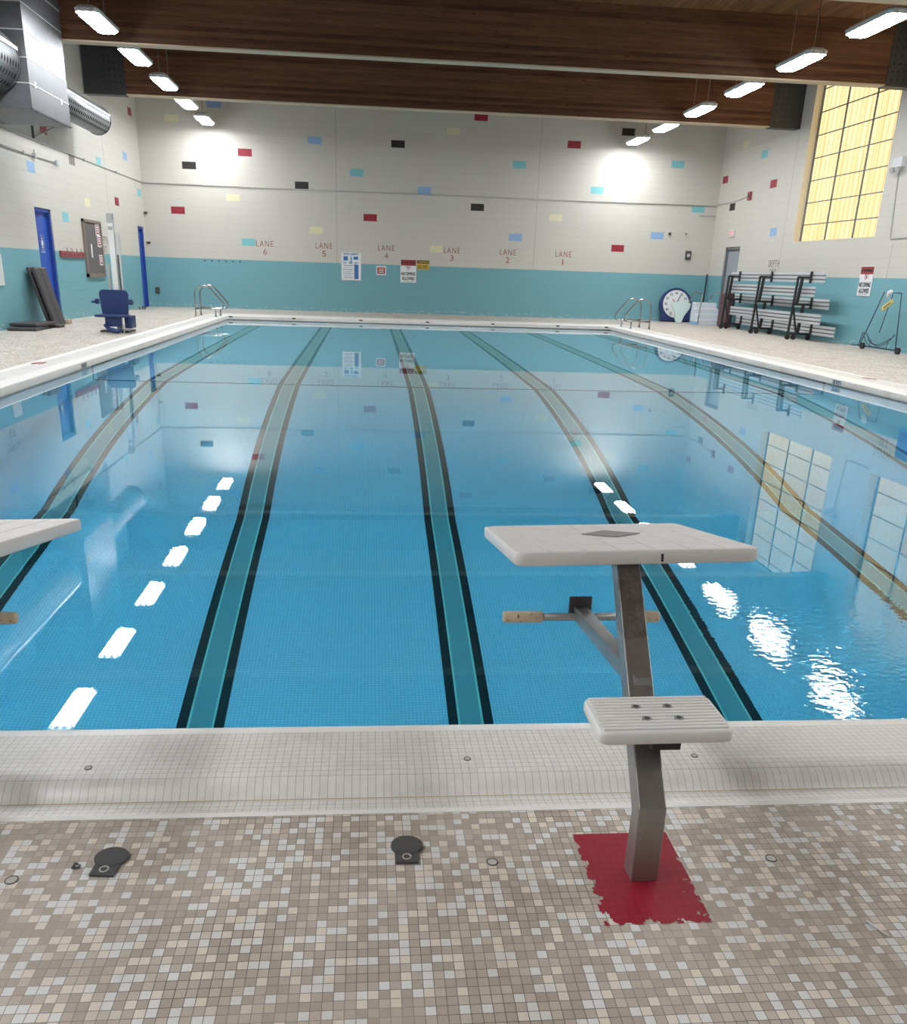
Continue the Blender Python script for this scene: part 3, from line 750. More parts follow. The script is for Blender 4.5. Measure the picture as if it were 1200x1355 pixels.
for i, x in enumerate((-3.72, -2.03, -.21, 1.62, 3.44, 5.27, 6.66)):
    mb = MB(); mb.box((x - .05, PF - .004, -.072), (x + .05, PF + .015, -.038), None, .004)
    tag(mb.build('lane_anchor', M['ring'], origin=(x, PF, -.055)), 'dark lane rope anchor in the far pool edge, %s from the left' % ordn[i], 'anchor', 'lane rope anchors on the far edge')

# ------------------------------------------------------------------ grab rails
def grab_rail(x0, y, s, label):
    """s=+1: bulge toward +x (left side of pool)"""
    r = empty('grab_rail', (x0, y, 0), 0)
    pts = [(0, 0, .0), (0, 0, .60), (s * .13, 0, .745), (s * .34, 0, .745), (s * .62, 0, .42), (s * .72, 0, .30), (s * .68, 0, .19), (s * .50, 0, .19), (s * .0, 0, .19)]
    mb = MB(); mb.tube(rounded(pts, .11, 6), .019, 12); lp = mb.build('rail', M['chrome'], r)
    mb = MB(); mb.tube([(s * .50, 0, .19), (s * .50, 0, .0)], .019, 12); mb.build('front_leg', M['chrome'], r)
    for x in (0, s * .50):
        mb = MB(); mb.disc((x, 0), .04, 0, .018, 20); mb.build('base_flange', M['chrome'], r)
    tag(r, label, 'handrail', 'chrome grab rails at the far pool corners')
grab_rail(-4.40, 23.15, 1, 'chrome grab rail at the far left pool corner, the nearer of its pair')
grab_rail(-4.38, 23.75, 1, 'chrome grab rail at the far left pool corner, the farther of its pair')
grab_rail(7.42, 22.95, -1, 'chrome grab rail at the far right pool corner, the nearer of its pair')
grab_rail(7.40, 23.75, -1, 'chrome grab rail at the far right pool corner, the farther of its pair')

# ------------------------------------------------------------------ pool lift
r = empty('pool_lift', (-4.68, 17.0, 0))
tag(r, 'blue pool lift chair hung on a tall white mast on the left deck', 'pool lift')
mb = MB(); mb.box((-.30, -.10, 0), (.22, .42, .035), None, .006); base = mb.build('base_plate', M['darkgrey'], r)
mb = MB(); mb.box((-.045, .10, .03), (.055, .20, 1.95), None, .006); mb.build('mast', M['white'], r)
mb = MB(); mb.box((-.05, .09, 1.90), (.05, .20, 2.06), None, .01); mb.box((-.035, .085, 1.78), (.045, .21, 1.84)); mb.build('actuator_cap', M['pipe'], r)
mb = MB(); mb.box((.09, .14, .4), (.13, .18, 1.75), None, .004); mb.build('actuator_rod', M['alu'], r)
mb = MB(); mb.box((.075, .13, .75), (.10, .16, 1.36)); mb.build('guide_rail', M['darkgrey'], r)
mb = MB(); mb.box((-.13, .13, .5), (-.09, .17, 1.20)); mb.build('rear_rail', M['pipe'], r)
mb = MB(); mb.box((-.05, -.02, .36), (.06, .12, .44)); mb.build('seat_arm', M['pipe'], r)
def rrect(w, z0, z1, rad, n=6):
    pts = [(-w + .03, z0), (w - .03, z0)]
    for cx_, a0 in ((w - rad, 0), (-w + rad, PI / 2)):
        for k in range(n + 1): a = a0 + k / n * PI / 2; pts.append((cx_ + rad * math.cos(a), z1 - rad + rad * math.sin(a)))
    return pts
mb = MB(); mb.prism(rrect(.262, .30, .755, .08), 'y', -.09, -.055); mb.build('backrest', M['blue'], r, bevel=.008)
mb = MB(); mb.box((-.285, -.42, .285), (.27, -.06, .325), None, .012); mb.build('seat', M['blue'], r)
for s in (-1, 1):
    mb = MB(); mb.box((s * .27, -.12, .50), (s * .33, -.06, .59)); mb.box((s * .31, -.30, .525), (s * .345, -.06, .56)); mb.build('armrest', M['blue'], r)
mb = MB(); mb.box((-.12, -.36, .12), (.17, -.30, .29), None, .01); mb.build('calf_panel', M['blue'], r)
mb = MB(); mb.tube([(-.12, -.40, .15), (-.02, -.46, .075), (.12, -.48, .05), (.19, -.48, .075)], [.03, .045, .045, .03], 10); mb.build('footrest', M['blue'], r)
mb = MB(); mb.box((.185, -.22, .085), (.315, .10, .31), None, .015); mb.build('side_cover', M['blue'], r)
mb = MB(); mb.tube([(.19, -.30, .0), (.19, -.30, .16)], .012, 8); mb.build('stop_leg', M['pipe'], r)

# ------------------------------------------------------------------ left wall things
r = empty('bulletin_board', (XL, 22.62, 1.52)); tag(r, 'brown framed dark bulletin board on the left wall behind the pool lift', 'bulletin board')
mb = MB(); mb.box((.0, -.66, -.61), (.03, .66, .61)); mb.build('panel', M['cork'], r)
mb = MB()
for q in ((-.70, -.64, -.64, .64), (.64, .70, -.64, .64), (-.70, .70, -.64, -.56), (-.70, .70, .58, .64)): mb.box((.0, q[0], q[2]), (.055, q[1], q[3]))
mb.build('frame', M['brownwood'], r)
def notice(y, z, w, h, red, label):
    t = empty('notice', (XL + .0325, y, z)); mb = MB(); mb.box((-.001, -w / 2, -h / 2), (.003, w / 2, h / 2)); mb.build('sheet', M['signwhite'] if red else M['paper'], t)
    if red:
        mb = MB(); mb.box((.0028, -w / 2 + .03, -h / 2 + .03), (.0045, w / 2 - .03, h / 2 - .03)); p = mb.build('red_field', M['signred'], t)
        mb = MB()
        for k in range(3): mb.box((.0042, -w / 2 + .06, -h / 2 + .07 + k * (h - .14) / 2.3), (.0055, w / 2 - .06, -h / 2 + .07 + k * (h - .14) / 2.3 + .028))
        mb.build('print_lines', M['signwhite'], p)
    tag(t, label, 'notice')
notice(23.02, 1.96, .30, .26, True, 'red and white notice at the top of the bulletin board')
notice(23.09, 1.70, .30, .26, True, 'red and white notice just below the top one on the bulletin board')
notice(23.10, 1.27, .27, .24, True, 'red and white notice low on the right of the bulletin board')
notice(22.42, 1.47, .09, .30, False, 'narrow plain white slip on the bulletin board')
r = empty('coat_rack', (XL, 21.0, 1.36)); tag(r, 'red coat hook rack on the left wall beside the bulletin board', 'coat rack')
mb = MB(); mb.box((0, -.80, -.06), (.035, .82, .07), None, .004); mb.build('rail', M['rackred'], r)
for k in range(5):
    y = -.62 + k * .32; mb = MB(); mb.tube(rounded([(.03, y, .0), (.10, y, .0), (.12, y, .10), (.10, y, .14)], .03, 3), .009, 8); mb.build('hook', M['chrome'], r)
def leaning(y, x_off, label, th):
    r = empty('gym_mat', (XL + x_off, y, 0)); mb = MB(); L = 1.12; a = math.radians(15)
    mtx = Matrix.Rotation(-a, 4, 'Y'); mb.box((0, -.31, .0), (th, .31, L), mtx, .025); mb.build('vinyl_cover', M['foam'], r)
    mb = MB(); mb.box((th - .001, -.012, .02), (th + .008, .012, L - .02), mtx); mb.box((th - .001, -.31, L - .12), (th + .006, .31, L - .10), mtx); mb.build('seam', M['darkgrey'], r)
    tag(r, label, 'mat')
leaning(18.35, .33, 'dark grey gym mat leaning on the left wall, inner one against the wall', .07)
leaning(18.30, .44, 'dark grey gym mat leaning on the left wall, outer one facing the pool', .07)
for i, (x, y, z, rz, l) in enumerate(((-6.30, 17.05, 0, .06, 'dark grey gym mat lying on the deck at the left wall, bottom one'), (-6.28, 17.25, .065, -.08, 'dark grey gym mat lying on the deck at the left wall, top one'), (-6.20, 17.815, 0, .0, 'small dark grey mat lying at the foot of the leaning mats'))):
    t = empty('gym_mat', (x, y, z), rz); mb = MB(); mb.box((-.26, -.45 if i < 2 else -.155, 0), (.24, .40 if i < 2 else .155, .06), None, .02); mb.build('vinyl_cover', M['foam'], t)
    mb = MB(); mb.box((-.262, -.10, .028), (.242, .10, .034)); mb.build('seam', M['darkgrey'], t); tag(t, l, 'mat')
mb = MB(); mb.box((-.10, -.13, 0), (.10, .13, .085), None, .006)
o = mb.build('wood_block', M['tan']); o.location = (-6.28, 18.98, 0); tag(o, 'small tan wooden block on the deck beside the blue door', 'block')
for k, (x, y, l) in enumerate(((-6.45, 25.55, 'grey pool sandal on the deck by the far left corner, nearer one'), (-6.40, 25.95, 'grey pool sandal on the deck by the far left corner, farther one'))):
    mb = MB(); mb.prism([(.14 * math.cos(a) * (1 if math.cos(a) > 0 else 1.1), .055 * math.sin(a)) for a in [q * PI / 8 for q in range(16)]], 'z', 0, .028)
    t = empty('pool_sandal', (x, y, 0), .3 + k); mb.build('sole', M['darkgrey'] if k else M['pipe'], t)
    mb = MB(); mb.tube([(.05, -.055, .02), (.05, -.03, .07), (.05, .03, .07), (.05, .055, .02)], .016, 8); mb.build('strap', M['foam'], t); tag(t, l, 'sandal', 'sandals by the far left door')
mb = MB(); mb.box((XL, 16.62, .77), (XL + .03, 17.0, 1.31), None, .004); tag(mb.build('access_hatch', M['box_white']), 'white access hatch on the teal left wall at the picture edge', 'hatch')

# conduits and small wall devices
def conduit(pts, r_, label, name='wall_conduit'):
    t = empty(name, pts[0]); mb = MB(); mb.tube(rounded([Vector(p) - Vector(pts[0]) for p in pts], .05, 4), r_, 8); mb.build('pipe', M['pipe'], t)
    P = [Vector(p) - Vector(pts[0]) for p in pts]
    for a, b in zip(P, P[1:]):
        L = (b - a).length; n = int(L / 3.1)
        for k in range(1, n + 1):
            c = a + (b - a) * (k / (n + 1)); mb = MB(); mb.box(c - Vector((.025, .025, .028)), c + Vector((.025, .025, .028))); mb.build('coupling', M['pipe'], t)
    tag(t, label, 'conduit'); return t
zc = 3.4418
conduit([(XL + .02, YF - .02, zc), (XR - .02, YF - .02, zc)], .013, 'long thin conduit running across the far wall')
conduit([(XL + .016, 17.2, 3.462), (XL + .016, YF - .05, 3.455)], .013, 'long thin conduit along the left wall below the duct')
conduit([(XL + .03, 17.0, 3.15), (XL + .03, 20.45, 3.178)], .013, 'short conduit on the left wall ending at a small flood light')
conduit([(XR - .016, YF - .06, 3.477), (XR - .016, 26.6, 3.49), (XR - .016, 25.7, 3.56)], .011, 'thin bent conduit on the right wall near the far corner')
conduit([(XR - .016, 18.33, 3.45), (XR - .016, 18.18, 2.19), (XR - .016, 17.3, 2.19)], .011, 'thin bent conduit below the emergency light on the right wall')
conduit([(10.26, YF - .03, 3.15), (XR - .03, YF - .03, 3.165)], .016, 'short brown pipe stub in the far right corner')
def device(name, c, half, mat, label, face, knob=None):
    t = empty(name, c); mb = MB(); mb.box([-h for h in half], half, None, min(half) * .3); mb.build('housing', mat, t)
    nrm = {'back': (0, -1, 0), 'left': (1, 0, 0), 'right': (-1, 0, 0)}[face]
    ax = {'back': 'y', 'left': 'x', 'right': 'x'}[face]; k = {'back': 1, 'left': 0, 'right': 0}[face]
    sgn = nrm[k]; h = half[k]; rr = min(half[2], half[1 - k if k < 2 else 0]) * .55
    mb = MB(); mb.prism([(rr * math.cos(a), rr * math.sin(a)) for a in [q * PI / 8 for q in range(16)]], ax, sgn * h, sgn * (h + .006)); mb.build('face_plate', knob or M['darkgrey'], t)
    tag(t, label, 'wall device'); return t
device('fire_alarm', (XR - .03, 25.58, 3.56), (.03, .09, .11), M['rackred'], 'dark red fire alarm box high on the right wall', 'right')
device('wall_speaker', (10.046, YF - .03, 2.0), (.09, .03, .13), M['darkgrey'], 'small grey box on the far wall above the pace clock', 'back', M['pipe'])
device('wall_hook', (9.38, YF - .02, 2.607), (.04, .02, .04), M['ring'], 'dark hook on the far wall, right of the blue block', 'back')
device('wall_hook', (9.889, YF - .02, 2.624), (.035, .02, .035), M['pipe'], 'pale hook on the far wall above the small grey box', 'back')
device('wall_outlet', (-6.41, YF - .02, .471), (.06, .02, .09), M['ring'], 'dark outlet low on the teal far wall by the left corner', 'back')
device('wall_hook', (-6.583, YF - .03, 2.639), (.05, .03, .03), M['ring'], 'dark upper hook at the far left corner above the narrow door', 'back')
device('wall_hook', (-6.566, YF - .03, 1.817), (.05, .03, .03), M['ring'], 'dark lower hook at the far left corner beside the narrow door', 'back')
device('air_sensor', (9.20, YF - .03, 5.68), (.23, .03, .03), M['box_white'], 'small white grille high on the far wall under the beam', 'back', M['pipe'])
for k in range(6):
    mb = MB(); mb.box((-.02, -.02, -.02), (.02, .02, .02)); o = mb.build('wall_peg', M['ring']); o.location = (-4.95 + .21 * k, YF - .012, TEAL - .055)
    tag(o, 'small dark peg at the top of the teal band, %s from the left' % ordn[k], 'peg', 'row of pegs on the far wall')
t = empty('flood_light', (XL + .06, 20.55, 3.17)); tag(t, 'small white flood light on the left wall at the conduit end', 'light')
mb = MB(); mb.disc((0, 0), .05, -.05, .05, 16); mb.build('lamp_head', M['box_white'], t)
mb = MB(); mb.box((-.06, -.02, -.02), (0, .02, .02)); mb.build('bracket', M['pipe'], t)
t = empty('junction_box', (XL + .035, 19.3, 3.165)); mb = MB(); mb.box((-.035, -.05, -.05), (.035, .05, .05), None, .008); mb.build('box', M['pipe'], t); mb = MB(); mb.tube([(0, 0, .05), (0, 0, .12)], .012, 8); mb.build('nipple', M['pipe'], t)
tag(t, 'small grey junction box on the left wall conduit', 'junction box')
t = empty('emergency_light', (XR - .06, 18.30, 3.60)); tag(t, 'grey emergency light on the right wall beside the window', 'light')
mb = MB(); mb.box((-.05, -.16, -.06), (.06, .16, .14), None, .015); mb.build('housing', M['box_white'], t)
for s in (-1, 1):
    mb = MB(); mb.tube([(-.02, s * .10, -.09), (-.08, s * .10, -.12)], [.05, .065], 14); mb.build('lamp_head', M['pipe'], t)
n = N('exit_glow'); e_ = n.new('ShaderNodeEmission'); e_.inputs[0].default_value = (1.0, .22, .25, 1); e_.inputs[1].default_value = .22; n.t.links.new(e_.outputs[0], n.out.inputs[0])
t = empty('exit_sign', (XR - .03, 26.46, 2.61)); tag(t, 'lit pink-red exit sign above the grey door', 'exit sign')
mb = MB(); mb.box((-.02, -.17, -.10), (.03, .17, .10), None, .006); mb.build('housing', M['box_white'], t)
tx = text_mesh('letters', 'EXIT', .28, .14, n.m, 'right', (-.024, 0, 0)); tx.parent = t

# ------------------------------------------------------------------ signs
def sign(name, face, c, w, h, label, mat=None):
    t = empty(name, c); mb = MB(); s = {'back': (w / 2, .006, h / 2), 'right': (.006, w / 2, h / 2)}[face]
    mb.box([-v for v in s], s, None, .004); mb.build('board', mat or M['signwhite'], t); tag(t, label, 'sign'); return t
def patch(t, name, face, u0, u1, z0, z1, mat, lvl=1):
    d = .006 + .0015 * lvl; mb = MB()
    mb.box((u0, -d, z0), (u1, -.004, z1)) if face == 'back' else mb.box((-d, -u1, z0), (-.004, -u0, z1))
    return mb.build(name, mat, t)
def words(t, name, face, body, u, z, w, h, mat, lvl=2):
    d = .006 + .0015 * lvl + .001
    o = text_mesh(name, body, w, h, mat, face, (u, -d, z) if face == 'back' else (-d, -u, z), thin=.03); o.parent = t; return o
# rules board
t = sign('rules_sign', 'back', (-.535, YF - .01, 1.335), .60, .80, 'white and blue pool safety rules sign on the far wall under lane 5')
words(t, 'heading', 'back', 'POOL SAFETY', 0, .355, .46, .06, M['signblue'])
patch(t, 'picture_panel', 'back', -.24, -.10, .17, .29, M['signblue']); patch(t, 'picture_panel', 'back', .07, .21, .20, .29, M['signblue']); patch(t, 'picture_panel', 'back', -.03, .03, .10, .29, M['b_blue'])
patch(t, 'blue_column', 'back', .09, .22, -.36, .06, M['signblue'])
for k in range(7): patch(t, 'text_line', 'back', -.24, .05 - .03 * (k % 2), .02 - k * .058, .035 - k * .058, M['b_blue'] if k % 2 else M['pinktext'] if 'pinktext' in M else M['b_grey'])
for k in range(3): patch(t, 'text_line', 'back', -.24 + .17 * k, -.14 + .17 * k, .085, .13, M['b_blue'])
t = sign('notice_sign', 'back', (.385, YF - .01, 1.245), .30, .26, 'small red sign with white lettering on the far wall beside the rules sign')
patch(t, 'red_field', 'back', -.12, .12, -.095, .095, M['signred'])
for k in range(3): patch(t, 'text_line', 'back', -.08, .08, -.06 + k * .05, -.04 + k * .05, M['signwhite'], 2)
def warning(face, c, w, h, label):
    t = sign('warning_sign', face, c, w, h, label)
    patch(t, 'red_band', face, -w / 2 + .01, w / 2 - .01, h / 2 - .17 * h / .62 , h / 2 - .012, M['signred'])
    words(t, 'heading', face, 'WARNING', .03, h / 2 - .09 * h / .62, w * .68, .065, M['ink'], 2)
    patch(t, 'triangle', face, -w / 2 + .03, -w / 2 + .075, h / 2 - .125 * h / .62, h / 2 - .06 * h / .62, M['ink'], 2)
    mb = MB(); ax = 'y' if face == 'back' else 'x'
    zc_ = .10 * h / .62; mb.torus((0, -.008, zc_) if face == 'back' else (-.008, 0, zc_), .062, .005, 28, ax); mb.build('prohibition_ring', M['signred'], t)
    mb = MB(); q = lambda u, z: (u, -.009, z) if face == 'back' else (-.009, -u, z)
    mb.tube([q(-.044, zc_ + .044), q(.044, zc_ - .044)], .005, 6); mb.build('slash', M['signred'], t)
    mb = MB(); mb.tube([q(-.012, zc_ + .034), q(-.006, zc_ - .01), q(.014, zc_ - .034)], .006, 6); mb.tube([q(-.024, zc_ + .0), q(-.006, zc_ + .012), q(.014, zc_ + .014)], .004, 6); mb.build('diver_figure', M['ink'], t)
    words(t, 'wording', face, 'NO DIVING', 0, -.075 * h / .62, w * .88, .10, M['ink'], 1)
    words(t, 'wording', face, 'ALLOWED', 0, -.20 * h / .62, w * .80, .10, M['ink'], 1)
    patch(t, 'small_print', face, -w * .36, w * .36, -h / 2 + .028, -h / 2 + .036, M['b_grey']); return t
warning('back', (1.222, YF - .01, 1.262), .49, .68, 'no diving allowed warning sign on the far wall beside the yellow sign')
warning('right', (XR - .01, 18.79, 1.355), .52, .62, 'no diving allowed warning sign on the right wall under the window')
t = sign('caution_sign', 'back', (1.675, YF - .011, 1.452), .38, .27, 'yellow and black caution sign beside the far warning sign', M['signyellow'])
patch(t, 'black_band', 'back', -.185, .185, .035, .13, M['ink']); words(t, 'heading', 'back', 'CAUTION', 0, .082, .32, .065, M['signyellow'], 2)
for k in range(2): words(t, 'wording', 'back', 'DEEP WATER' if k else 'STAY ALERT', 0, -.03 - .06 * k, .30, .04, M['ink'], 1)
mb = MB(); mb.box((XR - .03, 15.9, 1.16), (XR - .001, 16.45, 1.78), None, .004); tag(mb.build('notice_board', M['signblue']), 'dark blue notice board on the right wall, seen mirrored in the water', 'notice board')

# ------------------------------------------------------------------ air handling
r = empty('duct_plenum', (-5.98, 16.95, 3.52)); tag(r, 'shiny galvanised duct box high on the left wall', 'duct')
x0, x1, y0_, y1_, h = -.62, .56, -.95, .95, 2.479
mb = MB(); mb.box((x0, y0_, 0), (x1, y1_, h), None, .004); mb.build('casing', M['galv'], r)
for k, z in enumerate((.36, .72, 1.10, 1.48, 1.80)):
    mb = MB()
    mb.box((x1 - .001, y0_ - .004, z), (x1 + .008, y1_, z + .014)); mb.box((x0, y0_ - .008, z), (x1, y0_ + .001, z + .014)); mb.build('seam', M['alu'], r)
mb = MB(); mb.box((x1 - .01, y0_ - .02, 1.83), (x1 + .03, y1_ + .02, 1.87)); mb.box((x0, y0_ - .03, 1.83), (x1 + .03, y0_ + .01, 1.87)); mb.build('flange', M['galv'], r)
mb = MB(); mb.box((x1 - .03, y0_ - .01, -.012), (x1 + .012, y1_ + .01, .012)); mb.build('bottom_edge', M['darkgrey'], r)
for y, z in ((-.70, .34), (.55, .30), (.05, 2.15)):
    mb = MB(); mb.box((x1, y - .03, z), (x1 + .006, y + .03, z + .09)); mb.build('sticker', M['paper'], r)
def duct(y0_, y1_, r_, x, z, label):
    t = empty('air_duct', (x, (y0_ + y1_) / 2, z)); L = (y1_ - y0_) / 2
    mb = MB(); mb.tube([(0, -L, 0), (0, L, 0)], r_, 40); mb.build('perforated_pipe', M['duct'], t)
    for y in (-L + .02, L - .02):
        mb = MB(); mb.torus((0, y, 0), r_, .014, 40, 'y'); mb.build('collar', M['darkgrey'], t)
    mb = MB(); mb.box((r_ * .90, -L, r_ * .30), (r_ * .99, L, r_ * .42)); mb.build('seam_strip', M['alu'], t)
    for y in (-L * .5, L * .6):
        mb = MB(); mb.tube(bez((-r_ * .8, y, r_ * .55), (-.1, y, r_ * 1.6), (.1, y, r_ * 1.6), (r_ * .85, y, r_ * .5), 10), .006, 6); mb.tube([(0, y, r_ * 1.38), (0, y, CEIL - z)], .004, 6); mb.build('hanger', M['pipe'], t)
    tag(t, label, 'duct')
duct(8.6, 15.95, .455, -5.97, 4.18, 'grey perforated round air duct entering the front of the galvanised box')
duct(17.93, 22.0, .29, -6.07, 4.21, 'grey perforated round air duct leaving the back of the galvanised box')
t = empty('duct_bracket', (XL, 19.75, 3.66)); tag(t, 'small wall bracket below the galvanised duct box', 'bracket')
mb = MB(); mb.box((0, -.36, -.17), (.03, -.30, .17)); mb.box((0, -.36, .12), (.25, .30, .16)); mb.build('arm', M['darkgrey'], t)
mb = MB(); mb.tube([(.24, .28, .12), (.03, -.30, -.14)], .015, 8); mb.build('strut', M['pipe'], t)

# ------------------------------------------------------------------ far right corner
r = empty('pace_clock', (9.72, 27.55, 0), 0.0); tag(r, 'large round blue-rimmed pace clock leaning on the far wall', 'clock')
tilt = Matrix.Translation((0, 0, .02)) @ Matrix.Rotation(math.radians(-12), 4, 'X')
R_ = .52; zc_ = .50
mb = MB(); body = [(R_ * math.cos(a), zc_ + R_ * math.sin(a)) for a in [PI * q / 24 for q in range(-4, 29)]] + [(-.46, 0), (.46, 0)]
mb.prism(body, 'y', -.05, .09); mb.bm.transform(tilt); mb.build('case', M['blue'], r, bevel=.01)
mb = MB(); mb.prism([(.425 * math.cos(a) , zc_ + .02 + .425 * math.sin(a)) for a in [q * PI / 24 for q in range(48)]], 'y', -.062, -.045); mb.bm.transform(tilt); face_ = mb.build('dial', M['signwhite'], r)
for k in range(12):
    a = PI / 2 - k * PI / 6
    tx = text_mesh('numeral', str(k * 5 if k else 60), .085, .085, M['ink'], 'back', (0, 0, 0), thin=.01); tx.parent = face_
    tx.matrix_local = tilt @ Matrix.Translation((.34 * math.cos(a), -.064, zc_ + .02 + .34 * math.sin(a)))
for L_, a, m_ in ((.30, 1.15, M['ink']), (.20, 2.3, M['signred'])):
    mb = MB(); mb.tube([Vector((0, -.068, zc_ + .02)), Vector((L_ * math.cos(a), -.068, zc_ + .02 + L_ * math.sin(a)))], .010, 6); mb.bm.transform(tilt); mb.build('hand', m_, face_)
# pale green plastic board
r = empty('kickboard', (9.62, 26.75, 0)); tag(r, 'pale green tapered board standing in front of the pace clock', 'kickboard')
mb = MB(); mb.prism([(-.30, .56), (-.26, .63), (.24, .66), (.31, .60), (.28, .45), (.10, .20), (.03, .02), (-.06, .0), (-.15, .03), (-.19, .14), (-.17, .30), (-.26, .44)], 'y', -.02, .02)
mb.bm.transform(Matrix.Rotation(math.radians(-14), 4, 'X')); mb.build('board', M['greenish'], r, bevel=.008)
# pool entry steps with chrome rails
r = empty('entry_steps', (10.16, 26.1, 0)); tag(r, 'pale blue plastic pool entry steps with chrome rails in the far right corner', 'steps')
prof_s = [(-.38, .0), (-.38, .14), (-.20, .16), (-.19, .30), (-.02, .31), (-.01, .46), (.16, .47), (.17, .62), (.34, .63), (.34, .0)]
mb = MB(); mb.prism(prof_s, 'x', -.36, .36); mb.build('step_body', M['steps'], r, bevel=.015)
for y, z in ((-.29, .152), (-.105, .308), (.075, .468), (.255, .628)):
    mb = MB(); mb.box((-.33, y - .07, z - .004), (.33, y + .07, z + .012), None, .004); mb.build('tread', M['white'], r)
for s in (-1, 1):
    mb = MB(); mb.box((s * .36 - .015, -.38, 0), (s * .36 + .015, .34, .03)); mb.box((s * .36 - .012, -.36, .03), (s * .36 + .012, .30, .10)); mb.build('side_rail', M['signblue2'] if 'signblue2' in M else M['b_blue'], r)
for s, xb in ((-1, -.70), (1, -.02)):
    mb = MB(); mb.tube(rounded([(s * .30 - .1, -.44, .05), (s * .30 - .08, -.42, .45), (s * .30, -.30, .92), (s * .30 - .12, .12, .95), (s * .30 - .2, .20, .62)], .16, 6), .019, 10); mb.build('hand_rail', M['chrome'], r)
# dark pole leaning in the corner, green bottle
mb = MB(); mb.tube([(10.56, 27.55, 0), (10.74, 27.95, 1.45)], .022, 10); tag(mb.build('pole', M['rubber']), 'dark pole leaning in the far right corner beside the steps', 'pole')
mb = MB(); mb.tube([(0, 0, 0), (0, 0, .30), (0, 0, .36), (0, 0, .42)], [.045, .045, .02, .018], 14); o = mb.build('spray_bottle', M['green']); o.location = (10.68, 26.75, 0.0); tag(o, 'dark green bottle beside the entry steps', 'bottle')
mb = MB(); mb.box((-.10, -.30, 0), (.10, .30, .95), None, .03); o = mb.build('folded_mat', M['maroon']); o.location = (10.42, 25.30, 0); tag(o, 'maroon folded mat standing behind the left end of the bleachers', 'mat')

# bleachers on casters
r = empty('bleacher', (10.2, 22.3, 0)); tag(r, 'folded aluminium bleacher on black wheeled frames along the right wall', 'bleacher')
B = lambda x, y, z: (x - 10.2, y - 22.3, z)
M['alugrey'] = plain('aluminium_groove', (0.20, 0.20, 0.205), 0.5)
def plank(name, x, z, ye, ys):
    mb = MB(); mb.box(B(x + .02, ye, z - .10), B(x + .045, ys, z + .10)); mb.mi = 1
    for dz in (-.083, .0, .083): mb.box(B(x, ye - .004, z + dz - .027), B(x + .047, ys + .004, z + dz + .027))
    return mb.build(name, [M['alugrey'], M['alu']], r)
for z, ye, ys in ((1.405, 19.68, 24.92), (.83, 19.52, 24.75), (.24, 19.25, 24.7)): plank('seat_plank', {1.405: 10.29, .83: 10.40, .24: 10.50}[z], z, ye, ys)
for z, ye, ys in ((1.095, 19.74, 24.5), (.50, 19.28, 24.3)): plank('foot_plank', 10.13, z, ye, ys)
for yf in (24.3, 22.3, 20.24):
    mb = MB(); w = .022
    def bar(p, q, w=w):
        p, q = Vector(B(*p)), Vector(B(*q)); d_ = (q - p).normalized(); u = Vector((0, 1, 0)); v = d_.cross(u).normalized()
        A = [mb.bm.verts.new(p + u * a * w + v * b * w) for a, b in ((-1,-1),(1,-1),(1,1),(-1,1))]; C2 = [mb.bm.verts.new(q + u * a * w + v * b * w) for a, b in ((-1,-1),(1,-1),(1,1),(-1,1))]
        for k in range(4): mb.face([A[k], A[(k+1)%4], C2[(k+1)%4], C2[k]])
        mb.face(A[::-1]); mb.face(C2)
    bar((9.93, yf, .10), (9.97, yf, 1.40)); bar((10.03, yf, .78), (10.07, yf, 1.40), .030); bar((10.16, yf, .12), (10.20, yf, .80), .030)
    bar((9.95, yf, .80), (10.38, yf, .80), .025); bar((9.95, yf, .14), (10.48, yf, .14), .025); bar((9.96, yf, 1.40), (10.28, yf, 1.40), .022); bar((9.96, yf, .75), (10.13, yf, .14), .018)
    fr = mb.build('support_frame', M['black'], r)
    for z in (1.405, .83, .24):
        mb = MB(); mb.box(B({1.405: 10.255, .83: 10.365, .24: 10.465}[z], yf - .03, z - .13), B({1.405: 10.295, .83: 10.405, .24: 10.505}[z], yf + .03, z + .13)); mb.build('plank_bracket', M['black'], fr)
    for x in (9.93, 10.08, 10.44):
        mb = MB(); mb.tube([B(x, yf - .018, .06), B(x, yf + .018, .06)], .06, 18); wl = mb.build('caster_wheel', M['rubber'], fr)
# wire storage cart against the right wall
r = empty('wire_cart', (10.45, 17.3, 0)); tag(r, 'thin dark wire cart on two wheels against the right wall', 'cart')
G = lambda y, z, x=0.0: (x, y - 17.3, z)
mb = MB()
for p in (((17.98, .04, .0), (17.52, 1.14, .05)), ((16.66, .06, .0), (16.915, 1.14, .05))): mb.tube([G(a, b, c) for a, b, c in p], .011, 8)
mb.tube([G(17.52, 1.14, .05), G(16.915, 1.14, .05)], .009, 8); mb.tube([G(17.20, 1.12, .05), G(17.38, .36, .03)], .008, 8); mb.build('mast_frame', M['wire'], r)
mb = MB(); mb.tube([G(18.30, .05), G(17.9, .06), G(16.5, .07)], .014, 8); mb.tube([G(18.02, .05), G(17.93, .33), G(17.78, .31), G(17.62, .15), G(17.35, .10)], .010, 8); mb.build('base_rod', M['wire'], r)
mb = MB(); mb.tube(bez(G(17.86, .34, -.02), G(17.6, -.02, -.10), G(17.0, .0, -.10), G(16.74, .36, -.02), 16), .009, 8); mb.tube(bez(G(17.80, .26, .05), G(17.5, -.02, .05), G(17.2, .18, .05), G(16.98, .27, .05), 14), .008, 8)
for y in (17.62, 17.33, 17.0): mb.tube([G(y, .05), G(y, .20 if y != 17.33 else .12, .03)], .007, 6)
mb.build('cradle', M['wire'], r)
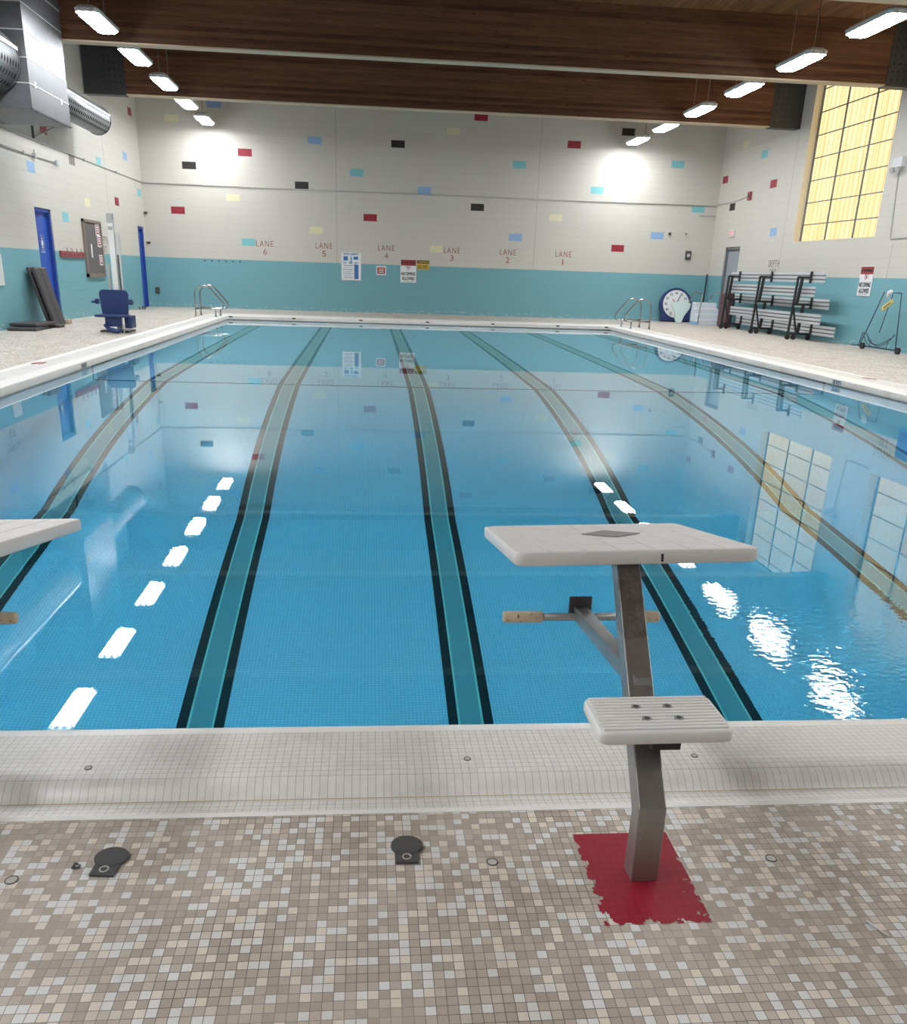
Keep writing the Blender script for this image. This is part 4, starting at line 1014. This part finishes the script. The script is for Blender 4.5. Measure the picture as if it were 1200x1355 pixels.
for y in (17.80, 16.52):
    mb = MB(); mb.tube([G(y, .065, -.06), G(y, .065, -.01)], .065, 18); mb.build('wheel', M['rubber'], r)
t = empty('hand_paddle', (10.40, 17.14, .94)); mb = MB(); mb.box((-.05, -.20, -.10), (-.02, .16, .0), Matrix.Rotation(-.5, 4, 'X'), .01); mb.build('yellow_body', M['yellowbit'], t)
mb = MB(); mb.box((-.052, -.15, -.07), (-.018, .08, -.05), Matrix.Rotation(-.5, 4, 'X')); mb.build('dark_stripe', M['ink'], t); tag(t, 'yellow scoop hanging from the top of the wire cart', 'scoop')
mb = MB(); mb.tube([(0, .05, .0), (0, .0, .10), (0, -.06, .14)], [.02, .05, .03], 12); o = mb.build('nozzle', M['paper']); o.location = (10.42, 17.20, 1.04); tag(o, 'small white nozzle at the top of the wire cart', 'nozzle')

# ------------------------------------------------------------------ camera, world, render settings
f, pitch, yaw, roll, H, cx, cy = 1122.0591, 0.348941, 0.0925300, 0.0332109, 1.2288, 585.0, 770.0
fw = Vector((math.sin(yaw) * math.cos(pitch), math.cos(yaw) * math.cos(pitch), -math.sin(pitch)))
rt = Vector((math.cos(yaw), -math.sin(yaw), 0)); up = rt.cross(fw)
rt2 = rt * math.cos(roll) + up * math.sin(roll); up2 = -rt * math.sin(roll) + up * math.cos(roll)
cam = bpy.data.cameras.new('camera'); co = bpy.data.objects.new('camera', cam); COL.objects.link(co)
co.matrix_world = Matrix.Translation((0, 0, H)) @ Matrix((rt2, up2, -fw)).transposed().to_4x4()
cam.sensor_width = 36.0; cam.sensor_fit = 'AUTO'; cam.lens = f * 36.0 / 1355.0
cam.shift_x = (600 - cx) / 1355.0; cam.shift_y = (cy - 677.5) / 1355.0
cam.clip_start = .05; cam.clip_end = 200
scene.camera = co
w = bpy.data.worlds.new('world'); scene.world = w; w.use_nodes = True
w.node_tree.nodes['Background'].inputs[0].default_value = (.05, .05, .05, 1); w.node_tree.nodes['Background'].inputs[1].default_value = 0.5
scene.view_settings.view_transform = 'Standard'; scene.view_settings.look = 'None'; scene.view_settings.gamma = 1.0
scene.view_settings.use_curve_mapping = False; scene.view_settings.exposure = 2.29
cy_ = scene.cycles
cy_.use_denoising = True; cy_.denoiser = 'OPENIMAGEDENOISE'
cy_.max_bounces = 14; cy_.diffuse_bounces = 5; cy_.glossy_bounces = 6; cy_.transmission_bounces = 10; cy_.volume_bounces = 0
cy_.caustics_reflective = True; cy_.caustics_refractive = True; cy_.sample_clamp_indirect = 30.0; cy_.blur_glossy = 0.5
